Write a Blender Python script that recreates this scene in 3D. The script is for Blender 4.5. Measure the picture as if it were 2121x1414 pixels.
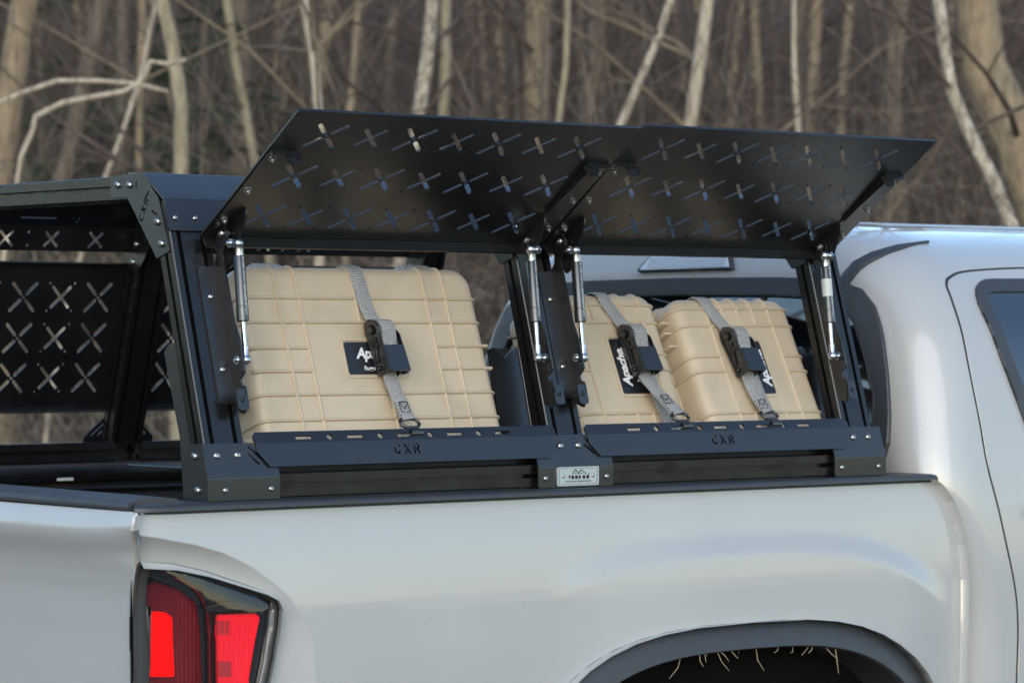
import bpy, bmesh, math, random
from mathutils import Vector, Matrix
from mathutils.geometry import delaunay_2d_cdt

# ------------------------------------------------------------------ clear
for o in list(bpy.data.objects): bpy.data.objects.remove(o, do_unlink=True)
scene = bpy.context.scene
col = scene.collection
R = math.radians

# ------------------------------------------------------------------ camera
cam_d = bpy.data.cameras.new('camera'); cam = bpy.data.objects.new('camera', cam_d); col.objects.link(cam)
cam.location = (-2.6244, -3.8849, 1.5951)
cam.rotation_euler = (R(90 - .171), 0, R(-39.2))
cam_d.sensor_width = 36; cam_d.lens = 36 * 6707 / 2121
cam_d.clip_start = .05; cam_d.clip_end = 2000
cam_d.dof.use_dof = True; cam_d.dof.focus_distance = 4.95; cam_d.dof.aperture_fstop = 8.5
scene.camera = cam

# ------------------------------------------------------------------ world, sun, exposure
SUN_DIR = Vector((-.62, -.74, .30)).normalized()        # towards the sun: low, behind the camera
w = bpy.data.worlds.new('World'); scene.world = w; w.use_nodes = True
nt = w.node_tree; bg = nt.nodes['Background']
sky = nt.nodes.new('ShaderNodeTexSky'); sky.sky_type = 'NISHITA'; sky.sun_disc = False
sky.sun_elevation = math.asin(SUN_DIR.z); sky.sun_rotation = math.atan2(SUN_DIR.x, SUN_DIR.y)
sky.air_density = 1.0; sky.dust_density = .3; sky.ozone_density = 1.7
nt.links.new(sky.outputs[0], bg.inputs[0]); bg.inputs[1].default_value = .15
sl = bpy.data.lights.new('sun', 'SUN'); sl.energy = .7; sl.angle = R(55); sl.color = (1, .93, .84)
so = bpy.data.objects.new('sun', sl); col.objects.link(so)
so.rotation_euler = (-SUN_DIR).to_track_quat('-Z', 'Y').to_euler()
scene.view_settings.view_transform = 'Standard'; scene.view_settings.look = 'None'
scene.view_settings.exposure = 1.45; scene.view_settings.gamma = 1
scene.view_settings.use_curve_mapping = False
scene.render.engine = 'CYCLES'

# ------------------------------------------------------------------ materials
def mat(name, c, rough=.5, metal=0., coat=0., bump=None, var=None, spec=.5, emit=None, rvar=None, coat_rough=.03):
    m = bpy.data.materials.new(name); m.use_nodes = True
    n = m.node_tree.nodes; l = m.node_tree.links; b = n['Principled BSDF']
    b.inputs['Base Color'].default_value = (*c, 1); b.inputs['Roughness'].default_value = rough
    b.inputs['Metallic'].default_value = metal; b.inputs['Coat Weight'].default_value = coat
    b.inputs['Coat Roughness'].default_value = coat_rough
    b.inputs['Specular IOR Level'].default_value = spec
    tc = n.new('ShaderNodeTexCoord')
    if var:
        sc, c2, lo, hi = var
        t = n.new('ShaderNodeTexNoise'); t.inputs['Scale'].default_value = sc; t.inputs['Detail'].default_value = 6
        l.new(tc.outputs['Object'], t.inputs['Vector'])
        r = n.new('ShaderNodeValToRGB'); r.color_ramp.elements[0].position = lo; r.color_ramp.elements[1].position = hi
        r.color_ramp.elements[0].color = (*c, 1); r.color_ramp.elements[1].color = (*c2, 1)
        l.new(t.outputs['Fac'], r.inputs['Fac']); l.new(r.outputs[0], b.inputs['Base Color'])
    if rvar:
        sc, lo, hi = rvar
        t = n.new('ShaderNodeTexNoise'); t.inputs['Scale'].default_value = sc; t.inputs['Detail'].default_value = 5
        l.new(tc.outputs['Object'], t.inputs['Vector'])
        mr = n.new('ShaderNodeMapRange'); mr.inputs['From Min'].default_value = .3; mr.inputs['From Max'].default_value = .7
        mr.inputs['To Min'].default_value = lo; mr.inputs['To Max'].default_value = hi
        l.new(t.outputs['Fac'], mr.inputs['Value']); l.new(mr.outputs[0], b.inputs['Roughness'])
    if bump:
        sc, st, dist = bump
        t = n.new('ShaderNodeTexNoise'); t.inputs['Scale'].default_value = sc; t.inputs['Detail'].default_value = 3
        l.new(tc.outputs['Object'], t.inputs['Vector'])
        bp = n.new('ShaderNodeBump'); bp.inputs['Strength'].default_value = st; bp.inputs['Distance'].default_value = dist
        l.new(t.outputs['Fac'], bp.inputs['Height']); l.new(bp.outputs[0], b.inputs['Normal'])
    if emit:
        b.inputs['Emission Color'].default_value = (*emit[0], 1); b.inputs['Emission Strength'].default_value = emit[1]
    return m

M = {}
M['coat'] = mat('black_powder_coat', (.005, .005, .0055), .36, bump=(900, .25, .0006), rvar=(14, .26, .40), spec=.65, coat=.22, coat_rough=.18)
M['extr'] = mat('black_anodised', (.005, .005, .0055), .24, bump=(500, .08, .0004), rvar=(25, .18, .32), spec=.5)
M['paint'] = mat('white_paint', (.350, .352, .341), .36, coat=1., rvar=(9, .36, .5), var=(2.2, (.332, .333, .321), .35, .7))
# fine dust specks and smears on the paint
def paint_dirt(m):
    n = m.node_tree.nodes; l = m.node_tree.links; b = n['Principled BSDF']
    tc = n.new('ShaderNodeTexCoord'); v = n.new('ShaderNodeTexVoronoi'); v.inputs['Scale'].default_value = 42
    l.new(tc.outputs['Object'], v.inputs['Vector'])
    lt = n.new('ShaderNodeMath'); lt.operation = 'LESS_THAN'; lt.inputs[1].default_value = .055
    l.new(v.outputs['Distance'], lt.inputs[0])
    nz = n.new('ShaderNodeTexNoise'); nz.inputs['Scale'].default_value = 17; l.new(tc.outputs['Object'], nz.inputs['Vector'])
    gt = n.new('ShaderNodeMath'); gt.operation = 'GREATER_THAN'; gt.inputs[1].default_value = .62
    l.new(nz.outputs['Fac'], gt.inputs[0])
    mu = n.new('ShaderNodeMath'); mu.operation = 'MULTIPLY'; l.new(lt.outputs[0], mu.inputs[0]); l.new(gt.outputs[0], mu.inputs[1])
    old = b.inputs['Base Color'].links[0].from_socket
    mx = n.new('ShaderNodeMixRGB'); l.new(mu.outputs[0], mx.inputs['Fac']); l.new(old, mx.inputs['Color1'])
    mx.inputs['Color2'].default_value = (.16, .15, .13, 1); l.new(mx.outputs[0], b.inputs['Base Color'])
    # dusty film makes the clear coat uneven
    s = n.new('ShaderNodeTexNoise'); s.inputs['Scale'].default_value = 6; s.inputs['Detail'].default_value = 8
    mp = n.new('ShaderNodeMapping'); mp.inputs['Scale'].default_value = (1, 1, .35); mp.inputs['Rotation'].default_value = (0, .6, 0)
    l.new(tc.outputs['Object'], mp.inputs['Vector']); l.new(mp.outputs[0], s.inputs['Vector'])
    mr = n.new('ShaderNodeMapRange'); mr.inputs['From Min'].default_value = .35; mr.inputs['From Max'].default_value = .7
    mr.inputs['To Min'].default_value = .03; mr.inputs['To Max'].default_value = .16
    l.new(s.outputs['Fac'], mr.inputs['Value']); l.new(mr.outputs[0], b.inputs['Coat Roughness'])
paint_dirt(M['paint'])
M['plastic'] = mat('black_trim_plastic', (.030, .032, .036), .42, bump=(1400, .3, .0004), rvar=(30, .4, .56))
M['rubber'] = mat('black_rubber', (.016, .016, .017), .55)
M['dark'] = mat('dark_cavity', (.003, .003, .003), .9, spec=.1)  # near-black, stands in for shade inside gaps and hollows
M['glass'] = mat('tinted_glass', (.004, .005, .006), .02, spec=1., coat=1.)
M['case'] = mat('tan_case_plastic', (.43, .345, .24), .44, bump=(1100, .35, .0005), rvar=(20, .36, .54), var=(14, (.38, .302, .208), .45, .72))
M['steel'] = mat('stainless', (.42, .41, .39), .26, metal=1., rvar=(300, .2, .38))
M['zinc'] = mat('zinc_plate', (.52, .54, .56), .24, metal=1., rvar=(200, .16, .34))
M['rod'] = mat('chromed_rod', (.45, .45, .46), .16, metal=1.)
M['cyl'] = mat('black_strut_tube', (.009, .009, .010), .26, spec=.7, coat=.3)
M['label'] = mat('black_label', (.010, .011, .014), .28)
M['print'] = mat('white_print', (.62, .62, .61), .5)
M['sticker'] = mat('grey_sticker', (.42, .43, .42), .4)
M['alu'] = mat('brushed_aluminium', (.55, .58, .6), .36, metal=.85, bump=(400, .05, .0003))
M['ink'] = mat('black_ink', (.012, .012, .014), .5)
M['red'] = mat('red_lens', (.10, .003, .006), .1, coat=1.)
M['hot'] = mat('lit_red_lamp', (.7, .001, .001), .5, spec=.1, emit=((1, .0, .0), .28))
M['hot2'] = mat('glowing_red_reflector', (.75, .006, .02), .35, spec=.3, coat=.2, bump=(700, .5, .0008), emit=((1, .006, .02), .05))  # faint red glow added, though a reflector gives off no light itself
M['red2'] = mat('red_lens_flute', (.17, .004, .009), .15, coat=.8)
M['hot3'] = mat('dim_red_reflector', (.38, .006, .014), .25, coat=.5, bump=(900, .6, .0008))
M['blacklens'] = mat('smoked_housing', (.012, .013, .016), .12, coat=1.)
M['tyre'] = mat('tyre_rubber', (.02, .02, .02), .75)
M['straw'] = mat('dry_straw', (.34, .27, .17), .8)
M['brakelens'] = mat('clear_brake_lens', (.5, .54, .58), .2, coat=1., spec=.7, bump=(60, .2, .001))
M['liner'] = mat('bed_liner', (.012, .012, .012), .6, bump=(300, .5, .002), var=(9, (.03, .028, .025), .55, .8))

def cover_glass():
    m = bpy.data.materials.new('clear_lamp_cover'); m.use_nodes = True
    n = m.node_tree.nodes; l = m.node_tree.links
    for x in list(n):
        if x.type != 'OUTPUT_MATERIAL': n.remove(x)
    out = [x for x in n if x.type == 'OUTPUT_MATERIAL'][0]
    t = n.new('ShaderNodeBsdfTransparent'); t.inputs[0].default_value = (.93, .93, .94, 1)
    g = n.new('ShaderNodeBsdfGlossy'); g.inputs['Roughness'].default_value = .03
    f = n.new('ShaderNodeFresnel'); f.inputs[0].default_value = 1.5
    mx = n.new('ShaderNodeMixShader'); l.new(f.outputs[0], mx.inputs[0]); l.new(t.outputs[0], mx.inputs[1]); l.new(g.outputs[0], mx.inputs[2])
    l.new(mx.outputs[0], out.inputs[0]); return m
M['cover'] = cover_glass()

def webbing_mat():
    m = mat('grey_webbing', (.30, .295, .275), .75)
    n = m.node_tree.nodes; l = m.node_tree.links; b = n['Principled BSDF']
    uv = n.new('ShaderNodeUVMap'); mp = n.new('ShaderNodeMapping'); mp.inputs['Scale'].default_value = (1, 1, 1)
    l.new(uv.outputs[0], mp.inputs['Vector'])
    br = n.new('ShaderNodeTexBrick'); br.inputs['Scale'].default_value = 1
    br.inputs['Brick Width'].default_value = .0030; br.inputs['Row Height'].default_value = .0027
    br.inputs['Mortar Size'].default_value = .0005; br.inputs['Mortar Smooth'].default_value = .6
    br.inputs['Color1'].default_value = (.46, .45, .43, 1); br.inputs['Color2'].default_value = (.34, .33, .315, 1); br.inputs['Mortar'].default_value = (.07, .07, .07, 1)
    l.new(mp.outputs[0], br.inputs['Vector']); l.new(br.outputs['Color'], b.inputs['Base Color'])
    bp = n.new('ShaderNodeBump'); bp.inputs['Strength'].default_value = .8; bp.inputs['Distance'].default_value = .0006; bp.invert = True
    l.new(br.outputs['Fac'], bp.inputs['Height']); l.new(bp.outputs[0], b.inputs['Normal'])
    return m
M['web'] = webbing_mat()

def bark(name, c1, c2, c3, sc=9., stretch=.18):
    m = mat(name, c1, .9); n = m.node_tree.nodes; l = m.node_tree.links; b = n['Principled BSDF']
    tc = n.new('ShaderNodeTexCoord'); mp = n.new('ShaderNodeMapping'); mp.inputs['Scale'].default_value = (1, 1, stretch)
    l.new(tc.outputs['Object'], mp.inputs['Vector'])
    t = n.new('ShaderNodeTexNoise'); t.inputs['Scale'].default_value = sc; t.inputs['Detail'].default_value = 8; t.inputs['Roughness'].default_value = .68
    l.new(mp.outputs[0], t.inputs['Vector'])
    r = n.new('ShaderNodeValToRGB'); e = r.color_ramp.elements
    e[0].position = .32; e[0].color = (*c3, 1); e[1].position = .68; e[1].color = (*c2, 1)
    k = r.color_ramp.elements.new(.5); k.color = (*c1, 1)
    l.new(t.outputs['Fac'], r.inputs['Fac']); l.new(r.outputs[0], b.inputs['Base Color'])
    bp = n.new('ShaderNodeBump'); bp.inputs['Strength'].default_value = .5; bp.inputs['Distance'].default_value = .005
    l.new(t.outputs['Fac'], bp.inputs['Height']); l.new(bp.outputs[0], b.inputs['Normal'])
    return m
M['bark_pale'] = bark('pale_bark', (.352, .288, .208), (.464, .400, .304), (.128, .096, .060), 46)
M['bark_tan'] = bark('tan_bark', (.208, .152, .092), (.296, .224, .136), (.080, .056, .036), 34)
M['bark_brown'] = bark('brown_bark', (.112, .086, .058), (.16, .125, .085), (.055, .042, .03), 30)
M['bark_birch'] = bark('mottled_bark', (.272, .224, .160), (.528, .464, .368), (.056, .044, .032), 40, .5)
M['bark_yel'] = bark('yellowish_bark', (.245, .20, .125), (.32, .27, .18), (.11, .085, .05), 50)
M['twig'] = bark('brown_twigs', (.068, .046, .034), (.120, .084, .060), (.028, .019, .014), 3, 1)
M['twig2'] = bark('tan_stems', (.176, .132, .080), (.264, .208, .132), (.080, .056, .036), 3, 1)
M['twig3'] = bark('pale_twigs', (.272, .216, .152), (.368, .304, .224), (.128, .096, .064), 3, 1)
M['needle'] = bark('dark_needles', (.028, .040, .018), (.044, .060, .024), (.011, .018, .008), 6, 1)

# ------------------------------------------------------------------ object helpers
def setp(o, label=None, cat=None, group=None, kind=None):
    if label: o['label'] = label
    if cat: o['category'] = cat
    if group: o['group'] = group
    if kind: o['kind'] = kind
    return o
def thing(name, loc, label, cat, group=None):
    o = bpy.data.objects.new(name, None); col.objects.link(o); o.location = loc
    o.empty_display_size = .05
    return setp(o, label, cat, group)
def ploc(o):
    v = Vector(o.location); p = o.parent
    return v
WORLD = {}
def attach(o, parent):
    """parent o (whose own transform is in world space) under a thing or part"""
    if parent is None: return o
    o.parent = parent
    o.matrix_parent_inverse = WORLD.get(parent.name, Matrix.Translation(parent.location) if parent.parent is None else Matrix()).inverted()
    return o
def link(name, me, parent=None, m=None, angle=None, mw=None):
    if m is not None: me.materials.append(M[m] if isinstance(m, str) else m)
    if angle is not None:
        for p in me.polygons: p.use_smooth = True
        me.set_sharp_from_angle(angle=R(angle))
    o = bpy.data.objects.new(name, me); col.objects.link(o)
    if mw is not None: o.matrix_world = mw; WORLD[o.name] = mw.copy()
    else: WORLD[o.name] = Matrix()
    attach(o, parent)
    return o
def from_bm(name, bm, m, parent=None, angle=30, recalc=True):
    if recalc: bmesh.ops.recalc_face_normals(bm, faces=bm.faces)
    me = bpy.data.meshes.new(name); bm.to_mesh(me); bm.free()
    return link(name, me, parent, m, angle)
def inst(name, me, parent, loc, rot=None, s=1., m=None):
    mw = Matrix.Translation(loc) @ (rot.to_4x4() if rot is not None else Matrix()) @ Matrix.Scale(s, 4)
    return link(name, me, parent, None, None, mw)
def frame_z(z, x=None):
    """rotation matrix whose local z is z"""
    z = Vector(z).normalized(); x = Vector(x) if x else (Vector((1, 0, 0)) if abs(z.x) < .9 else Vector((0, 1, 0)))
    x = (x - z * x.dot(z)).normalized(); y = z.cross(x)
    return Matrix((x, y, z)).transposed()

# ------------------------------------------------------------------ 2-D helpers
def pip(p, poly):
    x, y = p[0], p[1]; c = False; n = len(poly); j = n - 1
    for i in range(n):
        xi, yi = poly[i][0], poly[i][1]; xj, yj = poly[j][0], poly[j][1]
        if (yi > y) != (yj > y) and x < (xj - xi) * (y - yi) / (yj - yi) + xi: c = not c
        j = i
    return c
def bbox(poly): xs = [p[0] for p in poly]; ys = [p[1] for p in poly]; return min(xs), min(ys), max(xs), max(ys)
def cdt(outer, holes=(), edges=(), pts=()):
    vs = []; es = []
    for lp in [outer] + list(holes):
        b = len(vs); n = len(lp); vs += [Vector((p[0], p[1])) for p in lp]; es += [(b + i, b + (i + 1) % n) for i in range(n)]
    for a, b_ in edges:
        i = len(vs); vs += [Vector(a), Vector(b_)]; es.append((i, i + 1))
    vs += [Vector((p[0], p[1])) for p in pts]
    r = delaunay_2d_cdt(vs, es, [], 0, 1e-7)
    V = r[0]; F = []
    hb = [(bbox(h), h) for h in holes]
    for f in r[2]:
        c = ((V[f[0]].x + V[f[1]].x + V[f[2]].x) / 3, (V[f[0]].y + V[f[1]].y + V[f[2]].y) / 3)
        if not pip(c, outer): continue
        bad = False
        for b, h in hb:
            if b[0] <= c[0] <= b[2] and b[1] <= c[1] <= b[3] and pip(c, h): bad = True; break
        if not bad: F.append(tuple(f))
    return V, F
def grid_pts(poly, res, ry=None):
    x0, y0, x1, y1 = bbox(poly); ry = ry or res
    nx = max(1, int((x1 - x0) / res)); ny = max(1, int((y1 - y0) / ry)); out = []
    for i in range(1, nx):
        for j in range(1, ny):
            p = (x0 + (x1 - x0) * (i + .13 * (j % 2)) / nx, y0 + (y1 - y0) * j / ny)
            if pip(p, poly): out.append(p)
    return out
def densify(poly, d):
    out = []
    for a, b in zip(poly, poly[1:] + poly[:1]):
        n = max(1, int(math.hypot(b[0] - a[0], b[1] - a[1]) / d))
        out += [(a[0] + (b[0] - a[0]) * i / n, a[1] + (b[1] - a[1]) * i / n) for i in range(n)]
    return out
def rrect(x0, y0, x1, y1, r, n=4):
    out = []
    for cx, cy, a in ((x1 - r, y1 - r, 0), (x0 + r, y1 - r, 90), (x0 + r, y0 + r, 180), (x1 - r, y0 + r, 270)):
        for i in range(n + 1): t = R(a + 90 * i / n); out.append((cx + r * math.cos(t), cy + r * math.sin(t)))
    return out
def fillet(poly, r, n=4, closed=True):
    out = []; N = len(poly)
    for i in range(N):
        p = Vector(poly[i]).to_2d()
        rr = r[i] if isinstance(r, (list, tuple)) else r
        if (not closed and i in (0, N - 1)) or rr <= 0: out.append((p.x, p.y)); continue
        a = Vector(poly[i - 1]).to_2d() - p; b = Vector(poly[(i + 1) % N]).to_2d() - p
        la, lb = a.length, b.length; a.normalize(); b.normalize()
        ang = math.acos(max(-1, min(1, a.dot(b)))); d = min(rr / max(.05, math.tan(ang / 2)), la * .45, lb * .45)
        p0 = p + a * d; p1 = p + b * d
        for k in range(n + 1):
            t = k / n; q = p0 * (1 - t) ** 2 + p * 2 * t * (1 - t) + p1 * t * t; out.append((q.x, q.y))
    return out
def capsule(cx, cy, dx, dy, hw, n=3):
    """slot from (cx-dx,cy-dy) to (cx+dx,cy+dy) of half width hw"""
    a = math.atan2(dy, dx); out = []
    for s, a0 in ((1, a - math.pi / 2), (-1, a + math.pi / 2)):
        for i in range(n + 1):
            t = a0 + math.pi * i / n; out.append((cx + s * dx + hw * math.cos(t), cy + s * dy + hw * math.sin(t)))
    return out
def spline(poly, n=4):
    out = []; N = len(poly)
    for i in range(N):
        a, b, c, d = (Vector(poly[(i + k) % N]).to_2d() for k in (-1, 0, 1, 2))
        for k in range(n):
            t = k / n; q = .5 * ((2 * b) + (c - a) * t + (2 * a - 5 * b + 4 * c - d) * t * t + (3 * b - a - 3 * c + d) * t ** 3); out.append((q.x, q.y))
    return out
def rect(x0, y0, x1, y1): return [(x0, y0), (x1, y0), (x1, y1), (x0, y1)]
def ell(cx, cy, a, b, n=10): return [(cx + a * math.cos(2 * math.pi * i / n), cy + b * math.sin(2 * math.pi * i / n)) for i in range(n)]
def tpoly(poly, c=(0, 0), a=0., s=1.):
    ca, sa = math.cos(a) * s, math.sin(a) * s
    return [(c[0] + x * ca - y * sa, c[1] + x * sa + y * ca) for x, y in poly]
# stencil letters C X R (height 1)
L_C = [(.78, .78), (.62, .97), (.30, .97), (.06, .75), (.06, .30), (.30, .04), (.62, .04), (.78, .22), (.62, .34), (.52, .22), (.36, .22), (.26, .36), (.26, .66), (.36, .79), (.52, .79), (.62, .67)]
L_X = [(.02, .98), (.26, .98), (.42, .66), (.60, .98), (.84, .98), (.56, .52), (.86, .03), (.62, .03), (.43, .36), (.24, .03), (0, .03), (.30, .52)]
L_R = [(.06, .97), (.56, .97), (.78, .78), (.78, .58), (.62, .43), (.82, .03), (.58, .03), (.42, .38), (.36, .38), (.36, .56), (.54, .58), (.58, .68), (.52, .79), (.30, .79), (.26, .60), (.26, .03), (.06, .03)]
def cxr(c, h, a=0., pitch=1.12):
    out = []
    for i, L in enumerate((L_C, L_X, L_R)):
        out.append(tpoly([((x + (i - 1.36) * pitch) * h, (y - .5) * h) for x, y in L], c, a))
    return out

# ------------------------------------------------------------------ plates, skins, sweeps
def plate(name, outer, holes, th, fn, m, parent=None, edges=(), angle=28, pts=(), kind=None):
    """sheet with real holes; fn(u,v,w) -> Vector, w runs 0..-th"""
    V, F = cdt(outer, holes, edges, pts)
    used = sorted({i for f in F for i in f}); ix = {v: k for k, v in enumerate(used)}; n = len(used)
    vs = [fn(V[i].x, V[i].y, 0.) for i in used] + [fn(V[i].x, V[i].y, -th) for i in used]
    fs = []; cnt = {}
    for f in F:
        a, b, c = (ix[i] for i in f); fs.append((a, b, c)); fs.append((c + n, b + n, a + n))
        for e in ((a, b), (b, c), (c, a)): cnt.setdefault(tuple(sorted(e)), []).append(e)
    for k, es in cnt.items():
        if len(es) == 1: a, b = es[0]; fs.append((b, a, a + n, b + n))
    me = bpy.data.meshes.new(name); me.from_pydata([tuple(v) for v in vs], [], fs); me.update()
    bm = bmesh.new(); bm.from_mesh(me); bmesh.ops.recalc_face_normals(bm, faces=bm.faces); bm.to_mesh(me); bm.free()
    o = link(name, me, parent, m, angle)
    return o
def profile(poly, r=0.004, n=4, side=1):
    """polyline (a,b) with rounded folds -> fn(s,w)->(a,b), total length, fold stations"""
    P = fillet(poly, r, n, closed=False); P = [Vector(p) for p in P]
    S = [0.]
    for a, b in zip(P, P[1:]): S.append(S[-1] + (b - a).length)
    N = []
    for i in range(len(P)):
        d = Vector((0, 0))
        if i > 0: d += (P[i] - P[i - 1]).normalized()
        if i < len(P) - 1: d += (P[i + 1] - P[i]).normalized()
        d.normalize(); N.append(Vector((-d.y, d.x)) * side)
    def f(s, w):
        if s <= 0: k = 0
        else:
            k = 0
            while k < len(S) - 2 and s > S[k + 1]: k += 1
        t = (s - S[k]) / max(1e-9, S[k + 1] - S[k])
        p = P[k].lerp(P[k + 1], t); nn = N[k].lerp(N[k + 1], max(0, min(1, t)))
        q = p + nn * w; return q.x, q.y
    return f, S[-1], S[1:-1]
def skin(name, outer, holes, fn, res, m, parent=None, rim=.014, sign=1, ry=None, fine=None, edges=(), extra=()):
    """curved body panel: CDT of a (u,v) domain mapped by fn, with analytic normals and returned edges"""
    fine = fine or res
    outer = densify(outer, fine); holes = [densify(h, fine) for h in holes]
    V, F = cdt(outer, holes, edges, grid_pts(outer, res, ry) + list(extra))
    used = sorted({i for f in F for i in f}); ix = {v: k for k, v in enumerate(used)}; n = len(used)
    P = []; N = []; e = 1e-3
    for i in used:
        u, v = V[i].x, V[i].y; p = fn(u, v); P.append(p)
        du = fn(u + e, v) - fn(u - e, v); dv = fn(u, v + e) - fn(u, v - e)
        k = du.cross(dv) * sign
        N.append(k.normalized() if k.length > 1e-12 else Vector((0, 0, 1)))
    fs = []; cnt = {}
    for f in F:
        a, b, c = (ix[i] for i in f)
        g = (P[b] - P[a]).cross(P[c] - P[a])
        if g.dot(N[a]) < 0: a, b, c = a, c, b
        fs.append((a, b, c))
        for ed in ((a, b), (b, c), (c, a)): cnt.setdefault(tuple(sorted(ed)), []).append(ed)
    vs = list(P); ns = list(N)
    if rim:
        for k, es in cnt.items():
            if len(es) == 1:
                a, b = es[0]; q = len(vs)
                en = (P[b] - P[a]).cross(N[a]).normalized()
                vs += [P[a], P[b], P[b] - N[b] * rim, P[a] - N[a] * rim]
                t = (N[a] + en).normalized()
                ns += [t, t, en, en]; fs.append((q + 1, q, q + 3, q + 2))
    me = bpy.data.meshes.new(name); me.from_pydata([tuple(v) for v in vs], [], fs); me.update()
    for p in me.polygons: p.use_smooth = True
    me.normals_split_custom_set_from_vertices([tuple(x) for x in ns])
    return link(name, me, parent, m)
def band(name, pts, nrm, width, h, m, parent=None, closed=False, seg=4, taper=False, flat=False, bm=None):
    """raised strip with a domed (or flat) section following pts; UVs run across/along in metres"""
    own = bm is None
    if own: bm = bmesh.new()
    uvl = bm.loops.layers.uv.verify()
    P = [Vector(p) for p in pts]; n = len(P); rings = []; L = [0.]
    for a, b in zip(P, P[1:]): L.append(L[-1] + (b - a).length)
    for i in range(n):
        if closed: t = P[(i + 1) % n] - P[i - 1]
        else: t = P[min(n - 1, i + 1)] - P[max(0, i - 1)]
        nv = Vector(nrm[i] if isinstance(nrm, list) else nrm); s = t.cross(nv).normalized(); nv = s.cross(t).normalized()
        wd = (width[i] if isinstance(width, (list, tuple)) else width) / 2; ring = []
        prof = [(-1, -.4), (-1, .75), (-.92, 1), (.92, 1), (1, .75), (1, -.4)] if flat else \
               [(-1, -.35)] + [(math.cos(math.pi * (1 - k / (2. * seg) * 2)), math.sin(math.pi * (k / (2. * seg) * 2))) for k in range(1, seg)] + [(1, -.35)]
        for a, b in prof: ring.append((bm.verts.new(P[i] + s * a * wd + nv * b * h), a * wd))
        rings.append(ring)
    k = len(rings[0]); last = n if closed else n - 1
    for i in range(last):
        A, B = rings[i], rings[(i + 1) % n]
        for j in range(k - 1):
            f = bm.faces.new((A[j][0], A[j + 1][0], B[j + 1][0], B[j][0]))
            l0 = L[i]; l1 = L[i + 1] if i + 1 < n else L[i] + (P[0] - P[i]).length
            for lp, uv in zip(f.loops, ((A[j][1], l0), (A[j + 1][1], l0), (B[j + 1][1], l1), (B[j][1], l1))): lp[uvl].uv = uv
        f = bm.faces.new((A[0][0], B[0][0], B[k - 1][0], A[k - 1][0]))
    if not closed:
        bm.faces.new([v for v, _ in rings[0]]); bm.faces.new([v for v, _ in reversed(rings[-1])])
    if own: return from_bm(name, bm, m, parent, 40)
def tube_bm(bm, pts, rad, n=8, caps=True):
    P = [Vector(p) for p in pts]; rings = []; up = Vector((.13, .27, .95)); k = len(P)
    for i in range(k):
        t = (P[min(k - 1, i + 1)] - P[max(0, i - 1)]).normalized()
        a = t.cross(up)
        if a.length < .05: a = t.cross(Vector((1, 0, 0)))
        a.normalize(); b = t.cross(a); r = rad[i] if isinstance(rad, (list, tuple)) else rad
        rings.append([bm.verts.new(P[i] + (a * math.cos(2 * math.pi * j / n) + b * math.sin(2 * math.pi * j / n)) * r) for j in range(n)])
    for A, B in zip(rings, rings[1:]):
        for j in range(n): bm.faces.new((A[j], A[(j + 1) % n], B[(j + 1) % n], B[j]))
    if caps: bm.faces.new(rings[0][::-1]); bm.faces.new(rings[-1])
def lathe_bm(bm, p0, ax, prof, n=16, x=None):
    """prof: [(t along axis, radius)]"""
    Q = frame_z(ax, x); p0 = Vector(p0); rings = []
    for t, r in prof:
        c = p0 + Q.col[2] * t
        if r < 1e-6: rings.append([bm.verts.new(c)])
        else: rings.append([bm.verts.new(c + (Q.col[0] * math.cos(2 * math.pi * j / n) + Q.col[1] * math.sin(2 * math.pi * j / n)) * r) for j in range(n)])
    for A, B in zip(rings, rings[1:]):
        for j in range(n):
            f = [A[j % len(A)], A[(j + 1) % len(A)], B[(j + 1) % len(B)], B[j % len(B)]]
            g = []
            for v in f:
                if v not in g: g.append(v)
            if len(g) > 2: bm.faces.new(g)
    if len(rings[0]) > 1: bm.faces.new(rings[0][::-1])
    if len(rings[-1]) > 1: bm.faces.new(rings[-1])
def lathe(name, p0, ax, prof, m, parent=None, n=16, angle=35):
    bm = bmesh.new(); lathe_bm(bm, p0, ax, prof, n); return from_bm(name, bm, m, parent, angle)
def box_bm(bm, c, ex, ey, ez, hx, hy, hz, bev=0., seg=2):
    """oriented box; ex,ey,ez unit axes"""
    g = bmesh.ops.create_cube(bm, size=2.); vs = g['verts']
    if bev:
        for v in vs: v.co = Vector((v.co.x * hx, v.co.y * hy, v.co.z * hz))
        es = list({e for v in vs for e in v.link_edges})
        r = bmesh.ops.bevel(bm, geom=es, offset=bev, segments=seg, affect='EDGES', profile=.5)
        vs = list({v for f in r['faces'] for v in f.verts} | {v for v in vs if v.is_valid})
        for v in vs: v.co = Vector(c) + Vector(ex) * v.co.x + Vector(ey) * v.co.y + Vector(ez) * v.co.z
    else:
        for v in vs: v.co = Vector(c) + Vector(ex) * v.co.x * hx + Vector(ey) * v.co.y * hy + Vector(ez) * v.co.z * hz
AX, AY, AZ = Vector((1, 0, 0)), Vector((0, 1, 0)), Vector((0, 0, 1))
def box(name, c, h, m, parent=None, axes=(AX, AY, AZ), bev=0.003, seg=2):
    bm = bmesh.new(); box_bm(bm, c, *axes, *h, bev=min(bev, min(h) * .9), seg=seg); return from_bm(name, bm, m, parent, 35)
def span_box(name, lo, hi, m, parent=None, bev=.003):
    c = (Vector(lo) + Vector(hi)) / 2; h = (Vector(hi) - Vector(lo)) / 2; return box(name, c, h, m, parent, bev=bev)
FONT_CACHE = {}
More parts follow.
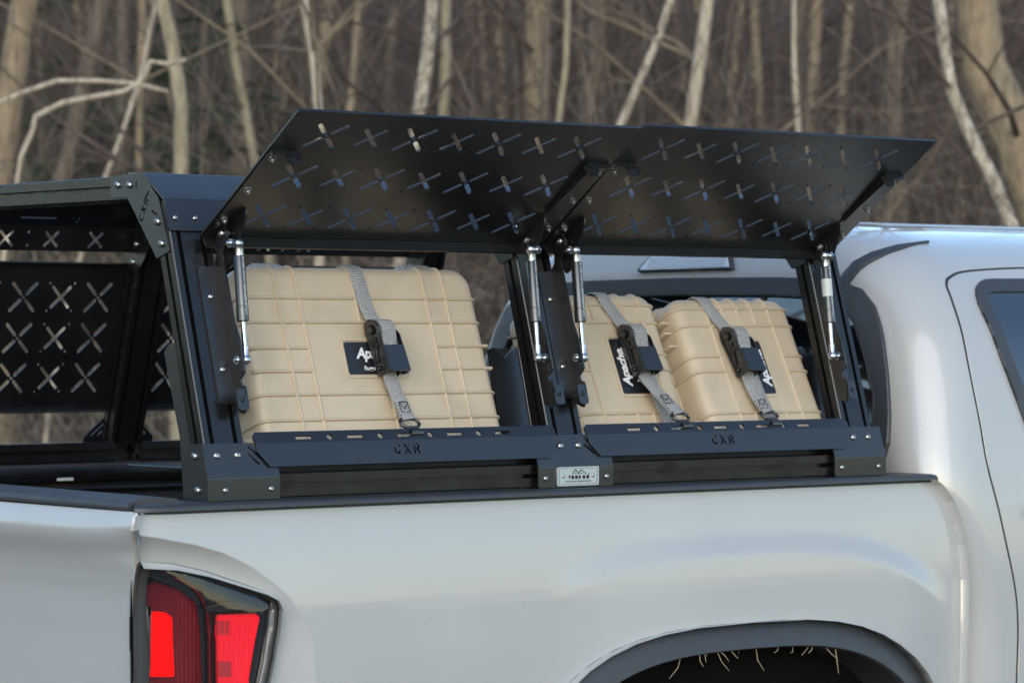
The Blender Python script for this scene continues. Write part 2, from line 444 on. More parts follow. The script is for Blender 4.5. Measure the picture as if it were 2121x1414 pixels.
def text(name, s, size, fn, m, parent=None, shear=0., th=.0006, bold=0., space=1.):
    cu = bpy.data.curves.new('txt', 'FONT'); cu.body = s; cu.size = size; cu.shear = shear; cu.align_x = 'CENTER'; cu.align_y = 'CENTER'
    cu.offset = bold; cu.space_character = space; cu.resolution_u = 3
    ob = bpy.data.objects.new('txt', cu); col.objects.link(ob)
    dg = bpy.context.evaluated_depsgraph_get(); me = bpy.data.meshes.new_from_object(ob.evaluated_get(dg)); bpy.data.objects.remove(ob, do_unlink=True)
    bm = bmesh.new(); bm.from_mesh(me)
    for v in bm.verts: v.co = fn(v.co.x, v.co.y, th)
    bm.to_mesh(me); bm.free(); me.name = name
    return link(name, me, parent, m)

# shared hardware meshes (unit radius, axis +z)
def mk(prof, n, hexr=None, m='steel'):
    bm = bmesh.new(); lathe_bm(bm, (0, 0, 0), AZ, prof, n); bmesh.ops.recalc_face_normals(bm, faces=bm.faces)
    me = bpy.data.meshes.new('hardware'); bm.to_mesh(me); bm.free()
    for p in me.polygons: p.use_smooth = True
    me.set_sharp_from_angle(angle=R(40)); me.materials.append(M[m]); return me
BOLT = mk([(0, 1.), (.25, 1.), (.5, .86), (.66, .6), (.70, .46), (.70, .40), (.28, .36), (.28, 0)], 14)
BOLTK = mk([(0, 1.), (.25, 1.), (.5, .86), (.66, .6), (.70, .46), (.70, .40), (.28, .36), (.28, 0)], 14, m='extr')
def mk_nut():
    bm = bmesh.new()
    lathe_bm(bm, (0, 0, 0), AZ, [(0, 1.35), (.12, 1.35), (.12, .8)], 14)
    lathe_bm(bm, (0, 0, .1), AZ, [(0, 1.), (.1, 1.08), (.75, 1.08), (.85, .98)], 6)
    lathe_bm(bm, (0, 0, .85), AZ, [(0, .84), (.3, .78), (.42, .6)], 12)
    lathe_bm(bm, (0, 0, 1.2), AZ, [(0, .5), (.35, .5), (.42, .4)], 10)
    bmesh.ops.recalc_face_normals(bm, faces=bm.faces); me = bpy.data.meshes.new('hardware'); bm.to_mesh(me); bm.free()
    for p in me.polygons: p.use_smooth = True
    me.set_sharp_from_angle(angle=R(35)); me.materials.append(M['steel']); return me
NUT = mk_nut()
def bolt(parent, loc, ax, r=.0052, me=None): return inst('bolt', me or BOLT, parent, Vector(loc), frame_z(ax), r)
def nut(parent, loc, ax, r=.0048): return inst('nut', NUT, parent, Vector(loc), frame_z(ax), r)

def tslot(w, d, xs, ys, g=.0036, lip=.0028, pk=.0072, dep=.010):
    """extrusion section w x d centred on 0, slot mouths at xs on both long faces, ys on both short faces"""
    hw, hd = w / 2, d / 2; out = []
    def side(L, pos, place):
        for p in pos:
            for a, b in ((p - g, 0), (p - g, lip), (p - pk, lip), (p - pk * .6, dep), (p + pk * .6, dep), (p + pk, lip), (p + g, lip), (p + g, 0)):
                out.append(place(a, b))
    c = .0015
    out.append((-hw + c, -hd)); side(w, xs, lambda a, b: (a, -hd + b)); out.append((hw - c, -hd)); out.append((hw, -hd + c))
    side(d, ys, lambda a, b: (hw - b, a)); out.append((hw, hd - c)); out.append((hw - c, hd))
    side(w, [-x for x in xs], lambda a, b: (-a, hd - b)); out.append((-hw + c, hd)); out.append((-hw, hd - c))
    side(d, [-y for y in ys], lambda a, b: (-hw + b, -a)); out.append((-hw, -hd + c))
    return out
def extrusion(name, sec, p0, p1, ex, ey, m, parent):
    p0 = Vector(p0); ax = (Vector(p1) - p0); L = ax.length; ax.normalize(); ex = Vector(ex); ey = Vector(ey)
    return plate(name, sec, [], L, lambda u, v, w: p0 + ex * u + ey * v - ax * w, m, parent, angle=25)

# ================================================================== THE TRUCK
def sst(a,b,x):
    t=max(0.,min(1.,(x-a)/(b-a))); return t*t*(3-2*t)
def lut(tab,x):
    if x<=tab[0][0]: return tab[0][1]
    for (a,fa),(b,fb) in zip(tab,tab[1:]):
        if x<=b:
            t=(x-a)/(b-a); return fa+(fb-fa)*t
    return tab[-1][1]
CREASE=[(-.20,1.312),(-.15,1.3085),(-.116,1.303),(-.06,1.292),(-.009,1.2775),(.035,1.257),(.07,1.234),(.10,1.210),(.125,1.182),(.140,1.145),(.145,1.09),(.135,1.0),(.11,.92),(.06,.86),(-.02,.84),(-.20,.84)]
def seg_d(p,a,b):
    vx,vy=b[0]-a[0],b[1]-a[1]; t=max(0,min(1,((p[0]-a[0])*vx+(p[1]-a[1])*vy)/(vx*vx+vy*vy)))
    return math.hypot(p[0]-a[0]-t*vx,p[1]-a[1]-t*vy)
def _pip0(p,poly):
    x,y=p; c=False; n=len(poly); j=n-1
    for i in range(n):
        xi,yi=poly[i]; xj,yj=poly[j]
        if (yi>y)!=(yj>y) and x<(xj-xi)*(y-yi)/(yj-yi)+xi: c=not c
        j=i
    return c
BASE=[(.50,.01),(.60,-.018),(.75,-.032),(.95,-.037),(1.1,-.036),(1.2,-.032),(1.27,-.0265),(1.31,-.0215),(1.34,-.015)]
def arch_rho(X,z):
    x=abs(X-.995)/.495; zz=max(0.,z-.66)/.464
    return (x**3+zz**3)**(1/3.)
def Ys(X,z):
    y=lut(BASE,z)*.5+.25*(lut(BASE,z-.02)+lut(BASE,z+.02))
    # tail-lamp pocket
    if X<.2 and z<1.33:
        if pip((X,z),CREASE):
            d=min(seg_d((X,z),a,b) for a,b in zip(CREASE,CREASE[1:]))
            A=lut([(-.16,.062),(-.06,.046),(.02,.030),(.08,.016),(.13,.010),(.16,.008)],X)
            y+=A*(1-math.exp(-d/.034))
    # rear corner rounding
    if X<-.09: y+=1.6*(-.09-X)**2
    # wheel flare
    r=arch_rho(X,z)
    y-=.013*sst(1.315,1.230,r)*sst(.58,.90,X)*sst(1.50,1.36,X)
    return y
YC = .67
def mir(f):            # far side: mirror across the truck's centre plane
    def g(*a):
        p = f(*a); return Vector((p.x, 2 * YC - p.y, p.z))
    return g
truck = thing('pickup_truck', (1.2, YC, 0), 'pale grey white pickup truck with its bed carrying a black rack', 'truck')
def bedf(off=0.):
    return lambda X, z: Vector((X, Ys(X, z) - off, z))
# ---- bedside
def arch(a=.495, b=.464, n=26, z0=.60):
    out = []
    for i in range(n + 1):
        t = math.pi * i / n; c, s = math.cos(t), math.sin(t)
        out.append((.995 - a * math.copysign(abs(c) ** (2 / 3.), c), .66 + b * abs(s) ** (2 / 3.)))
    return [(out[0][0], z0)] + out + [(out[-1][0], z0)]
ARCH = arch()
REAR = [(-.1429, 1.3400), (-.1500, 1.3343), (-.1547, 1.3142), (-.1407, 1.2925), (-.1267, 1.2686), (-.1271, 1.2428), (-.1313, 1.2015), (-.1334, 1.1603), (-.1315, 1.0958), (-.127, 1.0), (-.12, .93), (-.12, .60)]
FRONT = [(1.51, .60), (1.512, .99), (1.5192, 1.1664), (1.5166, 1.2248), (1.5082, 1.2668), (1.4944, 1.3005), (1.47, 1.3300), (1.452, 1.3400)]
LENS_T = [(-.1274, 1.2653), (-.0799, 1.2618), (-.0297, 1.2491), (.02, 1.2318), (.058, 1.2175), (.0745, 1.2075), (.0815, 1.1933), (.0802, 1.1652), (.0721, 1.1188), (.0646, 1.0859), (.055, 1.02), (.03, .955), (-.03, .935), (-.128, .93)]
def near_rear(p, d): return (p[0] + d, p[1])
lens_hole = fillet(LENS_T, [.0] + [.03] * 12 + [0])
# lens opens to the rear edge: cut it out of the outline
i_top = 4; i_bot = 10
outline = REAR[:i_top + 1] + [(x, z) for x, z in LENS_T[1:13]] + [(-.12, .92), (-.12, .60)] + ARCH + FRONT
outline = [(-.1267, 1.2686)] + [(x, z + .003) for x, z in LENS_T[1:4]] + [(.060, 1.2205), (.0785, 1.210), (.0855, 1.194), (.084, 1.165), (.0758, 1.118), (.068, 1.085), (.058, 1.018), (.032, .951), (-.03, .931), (-.118, .926), (-.12, .60)] + ARCH + FRONT + REAR[:4]
def build_bedside(fn, sign, nm):
    cz = [p for p in CREASE if p[0] > -.155 and p[1] > .93]
    ex = []
    for (a, b), (c, d) in zip(cz, cz[1:]):
        for i in range(8):
            t = i / 8.; X, z = a + (c - a) * t, b + (d - b) * t
            L = math.hypot(c - a, d - b); nx, nz = -(d - b) / L, (c - a) / L
            for o in (-.012, -.006, -.003, -.0012, .0012, .003, .006, .012): ex.append((X - nx * o, z - nz * o))
    for k in range(12):
        rr = 1.225 + k * .0085
        for i in range(90):
            t = math.pi * (.06 + .88 * i / 89.); c, q = math.cos(t), math.sin(t)
            ex.append((.995 - .495 * rr * math.copysign(abs(c) ** (2 / 3.), c), .66 + .464 * rr * abs(q) ** (2 / 3.)))
    ex = [p for p in ex if pip(p, outline)]
    return skin(nm, outline, [], fn, .012, 'paint', truck, rim=.02, sign=sign, fine=.006, edges=list(zip(cz, cz[1:])), extra=ex)
bs = build_bedside(bedf(), -1, 'bedside_panel')
# ---- sign: du x dv with u=+X, v=+Z gives -Y, outward for the near side
bs2 = build_bedside(mir(bedf()), 1, 'bedside_panel')
# added dark backing sheet, stands in for the shade inside the gaps
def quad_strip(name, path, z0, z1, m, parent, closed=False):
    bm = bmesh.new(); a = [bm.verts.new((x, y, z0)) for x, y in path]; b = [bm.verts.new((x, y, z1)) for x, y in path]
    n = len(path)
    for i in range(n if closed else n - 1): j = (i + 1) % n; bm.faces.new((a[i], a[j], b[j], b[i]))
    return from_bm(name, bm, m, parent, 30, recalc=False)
quad_strip('gap_shade_backing', [(1.515, .03), (-.085, .085), (-.085, 2 * YC - .085), (1.515, 2 * YC - .03)], .62, 1.335, 'dark', truck)

# ---- tail lamp (near and far)
def tail_lamp(mf, sign):
    lens = skin('tail_lamp', fillet(LENS_T, [0.003] + [.012] * 12 + [.003], 3), [], mf(bedf(-.016)), .012, 'blacklens', truck, rim=.006, sign=sign)
    LT = fillet(LENS_T, [0.003] + [.012] * 12 + [.003], 3)
    def cov(X, z):
        d = min(seg_d((X, z), p, q) for p, q in zip(LT, LT[1:] + LT[:1]) if max(p[0], q[0]) > -.122) if pip((X, z), LT) else 0.
        return bedf(.0012 + .013 * (1 - math.exp(-d / .022)) * sst(-.128, -.08, X))(X, z)
    skin('lens_cover', LT, [], mf(cov), .009, 'cover', lens, rim=0, sign=sign)
    ring = fillet(LENS_T, [0.003] + [.012] * 12 + [.003], 3)
    pts = [mf(bedf(.001))(x, z) for x, z in densify(ring, .012)]
    nv = [Vector((-.25, -.95 * sign * -1, .0)) if sign < 0 else Vector((-.25, .95, 0)) for _ in pts]
    band('lamp_seal', pts, [Vector((-.25, -.96, .05)) if sign < 0 else Vector((-.25, .96, .05))] * len(pts), .008, .0022, 'rubber', lens, closed=True)
    skin('lamp_bezel', densify([(-.1272, 1.2640), (-.1135, 1.2630), (-.1150, 1.2400), (-.1145, 1.20), (-.1085, 1.12), (-.1140, 1.08), (-.112, .94), (-.127, .94), (-.1311, 1.0957), (-.1322, 1.1741), (-.1288, 1.2352)], .02), [], mf(bedf(.0028)), .012, 'rubber', lens, rim=.003, sign=sign)
    red1 = fillet([(-.1144, 1.2388), (-.094, 1.2397), (-.062, 1.2276), (-.0401, 1.2066), (-.0339, 1.1693), (-.0314, 1.0899), (-.035, 1.0), (-.108, .99), (-.1136, 1.0942), (-.1045, 1.1265), (-.1026, 1.2045), (-.1132, 1.2049)], .004, 3)
    def bulge(X, z):
        p = bedf(-.009)(X, z); d = math.exp(-((X + .048) / .022) ** 2); p.y -= .006 * d; return p
    skin('tail_light_bulb_lens', red1, [], mf(bulge), .008, 'red', lens, rim=.01, sign=sign)
    skin('lit_lamp', fillet([(-.1012, 1.1969), (-.08, 1.1937), (-.0709, 1.1864), (-.0684, 1.1018), (-.1051, 1.1038)], .004), [], mf(lambda X, z: bulge(X, z) + Vector((0, -.0025, 0))), .01, 'hot', lens, rim=.003, sign=sign)
    sqs = [[(-.0017, 1.178), (.0185, 1.1771), (.0188, 1.1577), (-.0015, 1.1586)], [(.0006, 1.1198), (.0202, 1.1189), (.0199, 1.0964), (.0003, 1.0974)]]
    skin('side_reflector', fillet([(-.0034, 1.1881), (.0562, 1.1874), (.0613, 1.181), (.054, 1.1438), (.0437, 1.0883), (.036, 1.05), (-.0022, 1.045)], .005, 3), [], mf(bedf(-.008)), .01, 'hot2', lens, rim=.006, sign=sign)
    for s in sqs: skin('reflector_patch', s, [], mf(bedf(-.0072)), .01, 'hot3', lens, rim=.001, sign=sign)
    skin('lamp_fin', fillet([(-.0269, 1.1981), (.0066, 1.2046), (.0349, 1.2051), (.0618, 1.2003), (.0229, 1.1939), (-.0171, 1.1931)], .002, 2), [], mf(bedf(-.004)), .01, 'label', lens, rim=.008, sign=sign)
    for k in range(7):       # moulded flutes on the reflector
        xx = .0035 + k * .0075
        band('reflector_flute', [mf(bedf(-.0078))(xx, 1.185), mf(bedf(-.0078))(xx - .001, 1.13), mf(bedf(-.0078))(xx - .003, 1.06)], Vector((-.2, -1 if sign < 0 else 1, 0)), .0016, .0006, 'hot2', lens)
    for k in range(5):       # light-guide flutes in the red bulb lens
        xx = -.062 + k * .0062
        band('light_guide', [mf(lambda X, z: bulge(X, z))(xx, 1.222 - .006 * k), mf(lambda X, z: bulge(X, z))(xx, 1.15), mf(lambda X, z: bulge(X, z))(xx, 1.02)], Vector((-.3, -1 if sign < 0 else 1, 0)), .0024, .0010, 'red2', lens)
    for k in range(9):
        zz = 1.108 + k * .0095
        band('lamp_prism', [mf(lambda X, z: bulge(X, z) + Vector((0, -.0026, 0)))(x_, zz) for x_ in (-.101, -.086, -.072)], Vector((-.3, -1 if sign < 0 else 1, 0)), .0022, .0006, 'hot', lens)
    rib = [(-.0684, 1.2438), (-.0431, 1.232), (-.0259, 1.2159), (-.0155, 1.1938), (-.0119, 1.1534), (-.0118, 1.0896), (-.014, 1.0)]
    band('red_rib', [mf(bedf(-.009))(x, z) for x, z in rib], Vector((-.2, -1 if sign < 0 else 1, 0)), .004, .003, 'red', lens)
tail_lamp(lambda f: f, -1); tail_lamp(mir, 1)

# ---- wheel-arch trims, wheels
def arch_trim(mf, sg):
    n = 44; bm = bmesh.new(); rings = []
    for i in range(n + 1):
        t = math.pi * i / n; c, s = math.cos(t), math.sin(t); ring = []
        for k, off in ((1.0, .001), (.992, .0035), (.918, .0185), (.912, .0188), (.908, .016), (.905, .006), (.905, -.10)):
            X = .995 - .495 * k * math.copysign(abs(c) ** (2 / 3.), c); z = .66 + .464 * k * abs(s) ** (2 / 3.)
            Xr = .995 - .495 * math.copysign(abs(c) ** (2 / 3.), c); zr = .66 + .464 * abs(s) ** (2 / 3.)
            ring.append(bm.verts.new(mf(lambda a, b: Vector((X, Ys(Xr, zr) - off, z)))(0, 0)))
        rings.append(ring)
    for A, B in zip(rings, rings[1:]):
        for a, b, c_, d in zip(A, A[1:], B[1:], B): bm.faces.new((a, b, c_, d))
    return from_bm('wheel_arch_trim', bm, 'plastic', truck, 34)
arch_trim(lambda f: f, 1); arch_trim(mir, -1)
def liner(mf):
    bm = bmesh.new(); rings = []
    for i in range(21):
        t = math.pi * i / 20; c, s = math.cos(t), math.sin(t)
        X = .995 - .455 * math.copysign(abs(c) ** (2 / 3.), c); z = .66 + .425 * abs(s) ** (2 / 3.)
        rings.append([bm.verts.new(mf(lambda a, b: Vector((X, y, z)))(0, 0)) for y in (.02, .34)])
    for A, B in zip(rings, rings[1:]): bm.faces.new((A[0], A[1], B[1], B[0]))
    bm.faces.new([r_[1] for r_ in rings])
    return from_bm('wheel_well_liner', bm, 'dark', truck, 40)
liner(lambda f: f); liner(mir)
def wheel(X, y, out):
    w_ = lathe('wheel', (X, y, .40), (0, out, 0), [(-.24, .20), (-.235, .25), (-.05, .25), (-.02, .235), (-.05, .20), (-.09, .10), (-.07, .06), (-.05, .055), (-.05, 0)], 'steel', truck, 32)
    lathe('tyre', (X, y, .40), (0, out, 0), [(-.22, .26), (-.245, .30), (-.24, .36), (-.20, .395), (-.05, .395), (-.01, .36), (0, .30), (-.03, .255)], 'tyre', w_, 40)
for X in (.985, 4.2):
    wheel(X, .03, -1); wheel(X, 2 * YC - .03, 1)

# ---- tailgate
TG = [(.62, -.120), (.95, -.128), (1.06, -.124), (1.16, -.121), (1.22, -.124), (1.26, -.133), (1.285, -.146), (1.300, -.1545), (1.308, -.1565), (1.316, -.1555), (1.334, -.149), (1.342, -.143)]
def tgx(z): return .5 * lut(TG, z) + .25 * (lut(TG, z - .012) + lut(TG, z + .012)) if z < 1.30 else .6 * lut(TG, z) + .2 * (lut(TG, z - .004) + lut(TG, z + .004))
def gapY(z):
    X = lut([(z_, x_) for x_, z_ in sorted(REAR, key=lambda q: q[1])], z); return Ys(X, z)
def tgf(Y, z):
    e = min(Y, 2 * YC - Y); g = gapY(z); X = tgx(z)
    Xg = lut([(z_, x_) for x_, z_ in sorted(REAR, key=lambda q: q[1])], z) - .003
    t = math.exp(-max(0, e - g) / .05) * sst(1.262, 1.285, z); return Vector((X + (Xg - X) * t, Y, z))
zs = [.62, .8, .95, 1.0958, 1.16, 1.2015, 1.2428, 1.2686, 1.2925, 1.3142, 1.3343, 1.3405]
tg_out = [(gapY(z) + .0045, z) for z in zs] + [(2 * YC - gapY(z) - .0045, z) for z in reversed(zs)]
tg = skin('tailgate', tg_out, [], tgf, .02, 'paint', truck, rim=.02, sign=-1, ry=.009, fine=.01)
# du=+Y, dv=+Z -> +X ; outward is -X
# tailgate top cap
def cap_prof_sweep(name, path, prof, m, parent, angle=40):
    """path: list of (pos, outward dir); prof: (out, up)"""
    bm = bmesh.new(); rings = []
    for p, d in path: rings.append([bm.verts.new(Vector(p) + Vector(d) * a + AZ * b) for a, b in prof])
    k = len(prof)
    for A, B in zip(rings, rings[1:]):
        for j in range(k): bm.faces.new((A[j], A[(j + 1) % k], B[(j + 1) % k], B[j]))
    bm.faces.new(rings[0]); bm.faces.new(rings[-1][::-1])
    return from_bm(name, bm, m, parent, angle)
# near rail cap: runs along X, outer face at about Y=-.024
capp = [(-.075, .001), (-.003, .001), (.006, -.0005), (.0095, -.004), (.0105, -.0085), (.009, -.0125), (.0, -.014), (-.075, -.012)]
rail_path = [((-.1425, .004, 1.3495), (-.55, -.83, 0)), ((-.136, -.004, 1.3495), (-.3, -.95, 0)), ((-.12, -.0095, 1.3495), (-.1, -1, 0)), ((-.09, -.0125, 1.3495), (0, -1, 0)), ((.4, -.0135, 1.3495), (0, -1, 0)), ((1.0, -.0135, 1.3495), (0, -1, 0)), ((1.462, -.0135, 1.3495), (0, -1, 0)), ((1.474, -.012, 1.3485), (0, -1, 0))]
cap_prof_sweep('bed_rail_cap', rail_path, capp, 'plastic', truck)
cap_prof_sweep('bed_rail_cap', [((p[0], 2 * YC - p[1], p[2]), (d[0], -d[1], 0)) for p, d in rail_path], capp, 'plastic', truck)
tcap = [(-.075, .004), (-.060, .0065), (-.012, .0065), (.002, .004), (.009, -.001), (.0105, -.006), (.009, -.0105), (0, -.012), (-.075, -.010)]
cap_prof_sweep('tailgate_cap', [((-.1375, .013, 1.3515), (-1, 0, 0)), ((-.1385, .10, 1.3525), (-1, 0, 0)), ((-.1385, YC, 1.3545), (-1, 0, 0)), ((-.1385, 2 * YC - .10, 1.3525), (-1, 0, 0)), ((-.1375, 2 * YC - .013, 1.3515), (-1, 0, 0))], tcap, 'plastic', truck)
for k in range(6):
    x = -.125 + k * .0085
    band('grip_line', [(x, .03, 1.3575), (x, YC, 1.3608), (x, 2 * YC - .03, 1.3575)], AZ, .004, .0012, 'plastic', truck)

# ---- bed interior
span_box('bed_floor', (-.08, .10, .84), (1.47, 2 * YC - .10, .86), 'liner', truck)
span_box('bed_front_wall', (1.462, .062, .86), (1.472, 2 * YC - .062, 1.335), 'liner', truck)
for sg in (0, 1):
    f = (lambda y: y) if sg == 0 else (lambda y: 2 * YC - y)
    lo, hi = sorted((f(.060), f(.072))); span_box('bed_side_wall', (-.08, lo, .86), (1.462, hi, 1.334), 'liner', truck)
    lo, hi = sorted((f(.0725), f(.090))); span_box('utility_rail', (-.05, lo, 1.318), (1.44, hi, 1.346), 'extr', truck, bev=.002)
    lo, hi = sorted((f(.0725), f(.084))); span_box('utility_rail_lip', (-.05, lo, 1.300), (1.44, hi, 1.3085), 'extr', truck, bev=.002)
    lo, hi = sorted((f(.0902), f(.0912))); span_box('worn_decal', (.485, lo, 1.3215), (.52, hi, 1.327), 'sticker', truck, bev=0)
span_box('tailgate_inner_wall', (-.105, .06, .86), (-.088, 2 * YC - .06, 1.3385), 'liner', truck)
span_box('rear_bumper', (-.26, .02, .55), (-.10, 2 * YC - .02, .70), 'plastic', truck, bev=.03)

# ---- cab: lofted rounded plan
def cr(tab, t, c):
    n = len(tab)
    if t <= tab[0][0]: return tab[0][c]
    if t >= tab[-1][0]: return tab[-1][c]
    k = 0
    while t > tab[k + 1][0]: k += 1
    def sl(i):
        if i <= 0 or i >= n - 1:
            a, b = (0, 1) if i <= 0 else (n - 2, n - 1); return (tab[b][c] - tab[a][c]) / (tab[b][0] - tab[a][0])
        return (tab[i + 1][c] - tab[i - 1][c]) / (tab[i + 1][0] - tab[i - 1][0])
    a, b = tab[k], tab[k + 1]; h = b[0] - a[0]; u = (t - a[0]) / h; m0, m1 = sl(k) * h, sl(k + 1) * h
    return (2 * u ** 3 - 3 * u * u + 1) * a[c] + (u ** 3 - 2 * u * u + u) * m0 + (-2 * u ** 3 + 3 * u * u) * b[c] + (u ** 3 - u * u) * m1
#        t     z     half-w  rear X  radius
CAB = [(.45, .45, .66, 1.535, .10), (.62, .62, .695, 1.53, .10), (.90, .90, .706, 1.525, .10), (1.10, 1.10, .706, 1.522, .10), (1.25, 1.25, .700, 1.490, .10), (1.35, 1.35, .690, 1.470, .105), (1.45, 1.45, .672, 1.479, .11),
       (1.58, 1.58, .638, 1.4945, .115), (1.66, 1.655, .600, 1.505, .12), (1.71, 1.698, .566, 1.514, .125), (1.76, 1.735, .522, 1.527, .13), (1.81, 1.762, .468, 1.540, .135), (1.86, 1.781, .400, 1.575, .13), (1.92, 1.794, .30, 1.63, .12), (2.0, 1.802, .17, 1.71, .10), (2.10, 1.806, .03, 1.80, .03)]
S1, S2 = .6, .78
def cabp(s, t, off=0.):
    z, w_, xr, r = cr(CAB, t, 1), cr(CAB, t, 2), cr(CAB, t, 3), cr(CAB, t, 4)
    r = min(r, w_ * .95)
    if s <= S1: return Vector((xr, YC - s / S1 * (w_ - r), z))
    if s <= S2:
        a = (s - S1) / (S2 - S1) * math.pi / 2; return Vector((xr + r - r * math.cos(a), YC - (w_ - r) - r * math.sin(a), z))
    return Vector((xr + r + (s - S2), YC - w_, z))
def cabn(s, t):
    e = 2e-3; n = (cabp(s + e, t) - cabp(s - e, t)).cross(cabp(s, t + e) - cabp(s, t - e)); return n.normalized()
def cabo(off): return lambda s, t: cabp(s, t) + cabn(s, t) * off
def s_of_Y(Y, t):
    w_, r = cr(CAB, t, 2), cr(CAB, t, 4); e = YC - Y
    if e <= w_ - r: return e / (w_ - r) * S1
    return S1 + (S2 - S1) * math.asin(max(-1, min(1, (e - w_ + r) / r))) / (math.pi / 2)
def s_of_X(X, t): return S2 + X - cr(CAB, t, 3) - cr(CAB, t, 4)
XE = 1.55         # side runs on this far past the corner
def dpt(X, t): return (s_of_X(X, t), t)
door = [dpt(1.605, 1.66), dpt(1.597, 1.60), dpt(1.592, 1.53), dpt(1.596, 1.43), dpt(1.610, 1.32), dpt(1.633, 1.23), dpt(1.652, 1.155), dpt(1.660, 1.08), dpt(1.655, .97), dpt(1.658, .86), dpt(1.662, .74), dpt(1.68, .68), dpt(1.75, .66), dpt(2.0, .655), dpt(2.45, .655), dpt(2.53, .68), dpt(2.55, .76), dpt(2.55, 1.1), dpt(2.55, 1.6), dpt(2.53, 1.70), dpt(2.46, 1.735), dpt(2.3, 1.738), dpt(1.9, 1.733), dpt(1.70, 1.722), dpt(1.635, 1.707), dpt(1.612, 1.688)]
def inset(poly, d):
    out = []; n = len(poly); A = sum(poly[i - 1][0] * poly[i][1] - poly[i][0] * poly[i - 1][1] for i in range(n))
    sg = 1 if A > 0 else -1
    for i in range(n):
        p = Vector(poly[i]); a = (p - Vector(poly[i - 1])).normalized(); b = (Vector(poly[(i + 1) % n]) - p).normalized()
        na = Vector((-a.y, a.x)) * sg; nb = Vector((-b.y, b.x)) * sg; m_ = (na + nb).normalized(); out.append(tuple(p + m_ * d / max(.3, m_.dot(na))))
    return out
cab_out = [(0, .47), (S2 + XE, .47), (S2 + XE, 2.09), (0, 2.09)]
ts = sorted({.47 + i * .02 for i in range(60)} | {1.64 + i * .012 for i in range(38)}); ss = [i * .04 for i in range(15)] + [S1 + i * .012 for i in range(17)] + [S2 + .03 + i * .05 for i in range(31)]
gp = [(s + (1e-4 * (j % 3)), t) for j, t in enumerate(ts[1:-1]) for s in ss[1:] if t < 2.085]
dg_ = spline(door, 4)
cabnear = skin('cab_body', cab_out, [dg_], lambda s, t: cabp(s, t), .5, 'paint', truck, rim=.02, sign=1, fine=.03, extra=[p for p in gp if not pip(p, inset(dg_, -.006))])
skin('cab_body', cab_out, [], mir(lambda s, t: cabp(s, t)), .5, 'paint', truck, rim=0, sign=-1, fine=.03, extra=gp)
skin('cab_gap_shade', [(S1 + .05, .5), (S2 + XE, .5), (S2 + XE, 1.78), (S1 + .05, 1.78)], [], cabo(-.02), .05, 'dark', truck, rim=0, sign=1)  # added dark shell, its colour gives the shade behind the door gap
din = inset(dg_, .006)
cdoor = skin('rear_door', din, [], lambda s, t: cabp(s, t), .5, 'paint', truck, rim=.018, sign=1, fine=.012, extra=[p for p in gp if pip(p, inset(din, .006))])
win = [dpt(1.668, 1.690), dpt(1.684, 1.55), dpt(1.737, 1.368), dpt(2.45, 1.355), dpt(2.45, 1.70)]
wf = densify(fillet(win, [.045, .3, .05, .03, .03], 6), .02)
skin('door_window', wf, [], cabo(.0025), .03, 'glass', cdoor, rim=.003, sign=1)
wd = densify(wf, .015)
wsl = skin('window_seal', inset(wf, -.006), [inset(wf, .020)], cabo(.006), .5, 'plastic', cdoor, rim=.006, sign=1, fine=.01)
dl = densify(inset(dg_, .003), .012)
band('door_seal', [cabo(-.0025)(*p) for p in dl], [cabn(*p) for p in dl], .0105, .0012, 'rubber', cdoor, closed=True, flat=True)
box('door_handle', cabp(s_of_X(1.78, 1.28), 1.28) + Vector((0, -.025, 0)), (.07, .012, .014), 'paint', cdoor, bev=.01, seg=3)
# front end of the cab (beyond the frame): bonnet and windscreen block
span_box('front_body', (3.14, -.02, .55), (4.85, 2 * YC + .02, 1.20), 'paint', truck, bev=.12)
bmf = bmesh.new()
ring = [bmf.verts.new(v) for v in ((3.135, .02, 1.15), (3.135, 2 * YC - .02, 1.15), (2.9, 2 * YC - .16, 1.74), (2.9, .16, 1.74), (3.75, .06, 1.15), (3.75, 2 * YC - .06, 1.15))]
bmf.faces.new((ring[0], ring[4], ring[3])); bmf.faces.new((ring[1], ring[2], ring[5])); bmf.faces.new((ring[4], ring[5], ring[2], ring[3]))
from_bm('windscreen', bmf, 'glass', truck, 30)

# ---- rear window
def wpt(Y, t): return (s_of_Y(Y, t), t)
half = [(YC, 1.335), (.36, 1.335), (.18, 1.337), (.128, 1.346), (.101, 1.364), (.090, 1.40), (.094, 1.45), (.106, 1.51), (.120, 1.56), (.136, 1.605), (.158, 1.645), (.193, 1.678), (.25, 1.696), (.40, 1.703), (YC, 1.706)]
def rw_poly(d):
    c = Vector((YC, 1.52)); out = []
    for Y, t in half: out.append((Y + d * (1 if Y < YC - .01 else 0) * min(1., (YC - Y) / .45), t + (d * 1.0 if t < 1.5 else -d) * (1 if abs(t - 1.52) > .07 else abs(t - 1.52) / .07)))
    return out
def both(poly_half):
    a = [wpt(Y, t) for Y, t in poly_half]; return a + [(-s, t) for s, t in reversed(a[1:-1])]
def cabfull(off):
    f = cabo(off)
    def g(s, t):
        if s >= 0: return f(s, t)
        p = f(-s, t); return Vector((p.x, 2 * YC - p.y, p.z))
    return g
gasket_o = both(rw_poly(0)); gasket_i = both(rw_poly(.033))
rw = skin('rear_window', gasket_i, [], cabfull(.004), .04, 'glass', truck, rim=.002, sign=1)
gk = skin('window_gasket', gasket_o, [inset(gasket_i, .001)], cabfull(.011), .5, 'plastic', rw, rim=.012, sign=1, fine=.02)
lipp = densify(inset(gasket_i, .004), .02)
band('gasket_lip', [cabfull(.0115)(*p) for p in lipp], Vector((-1, 0, 0)), .005, .002, 'rubber', rw, closed=True)
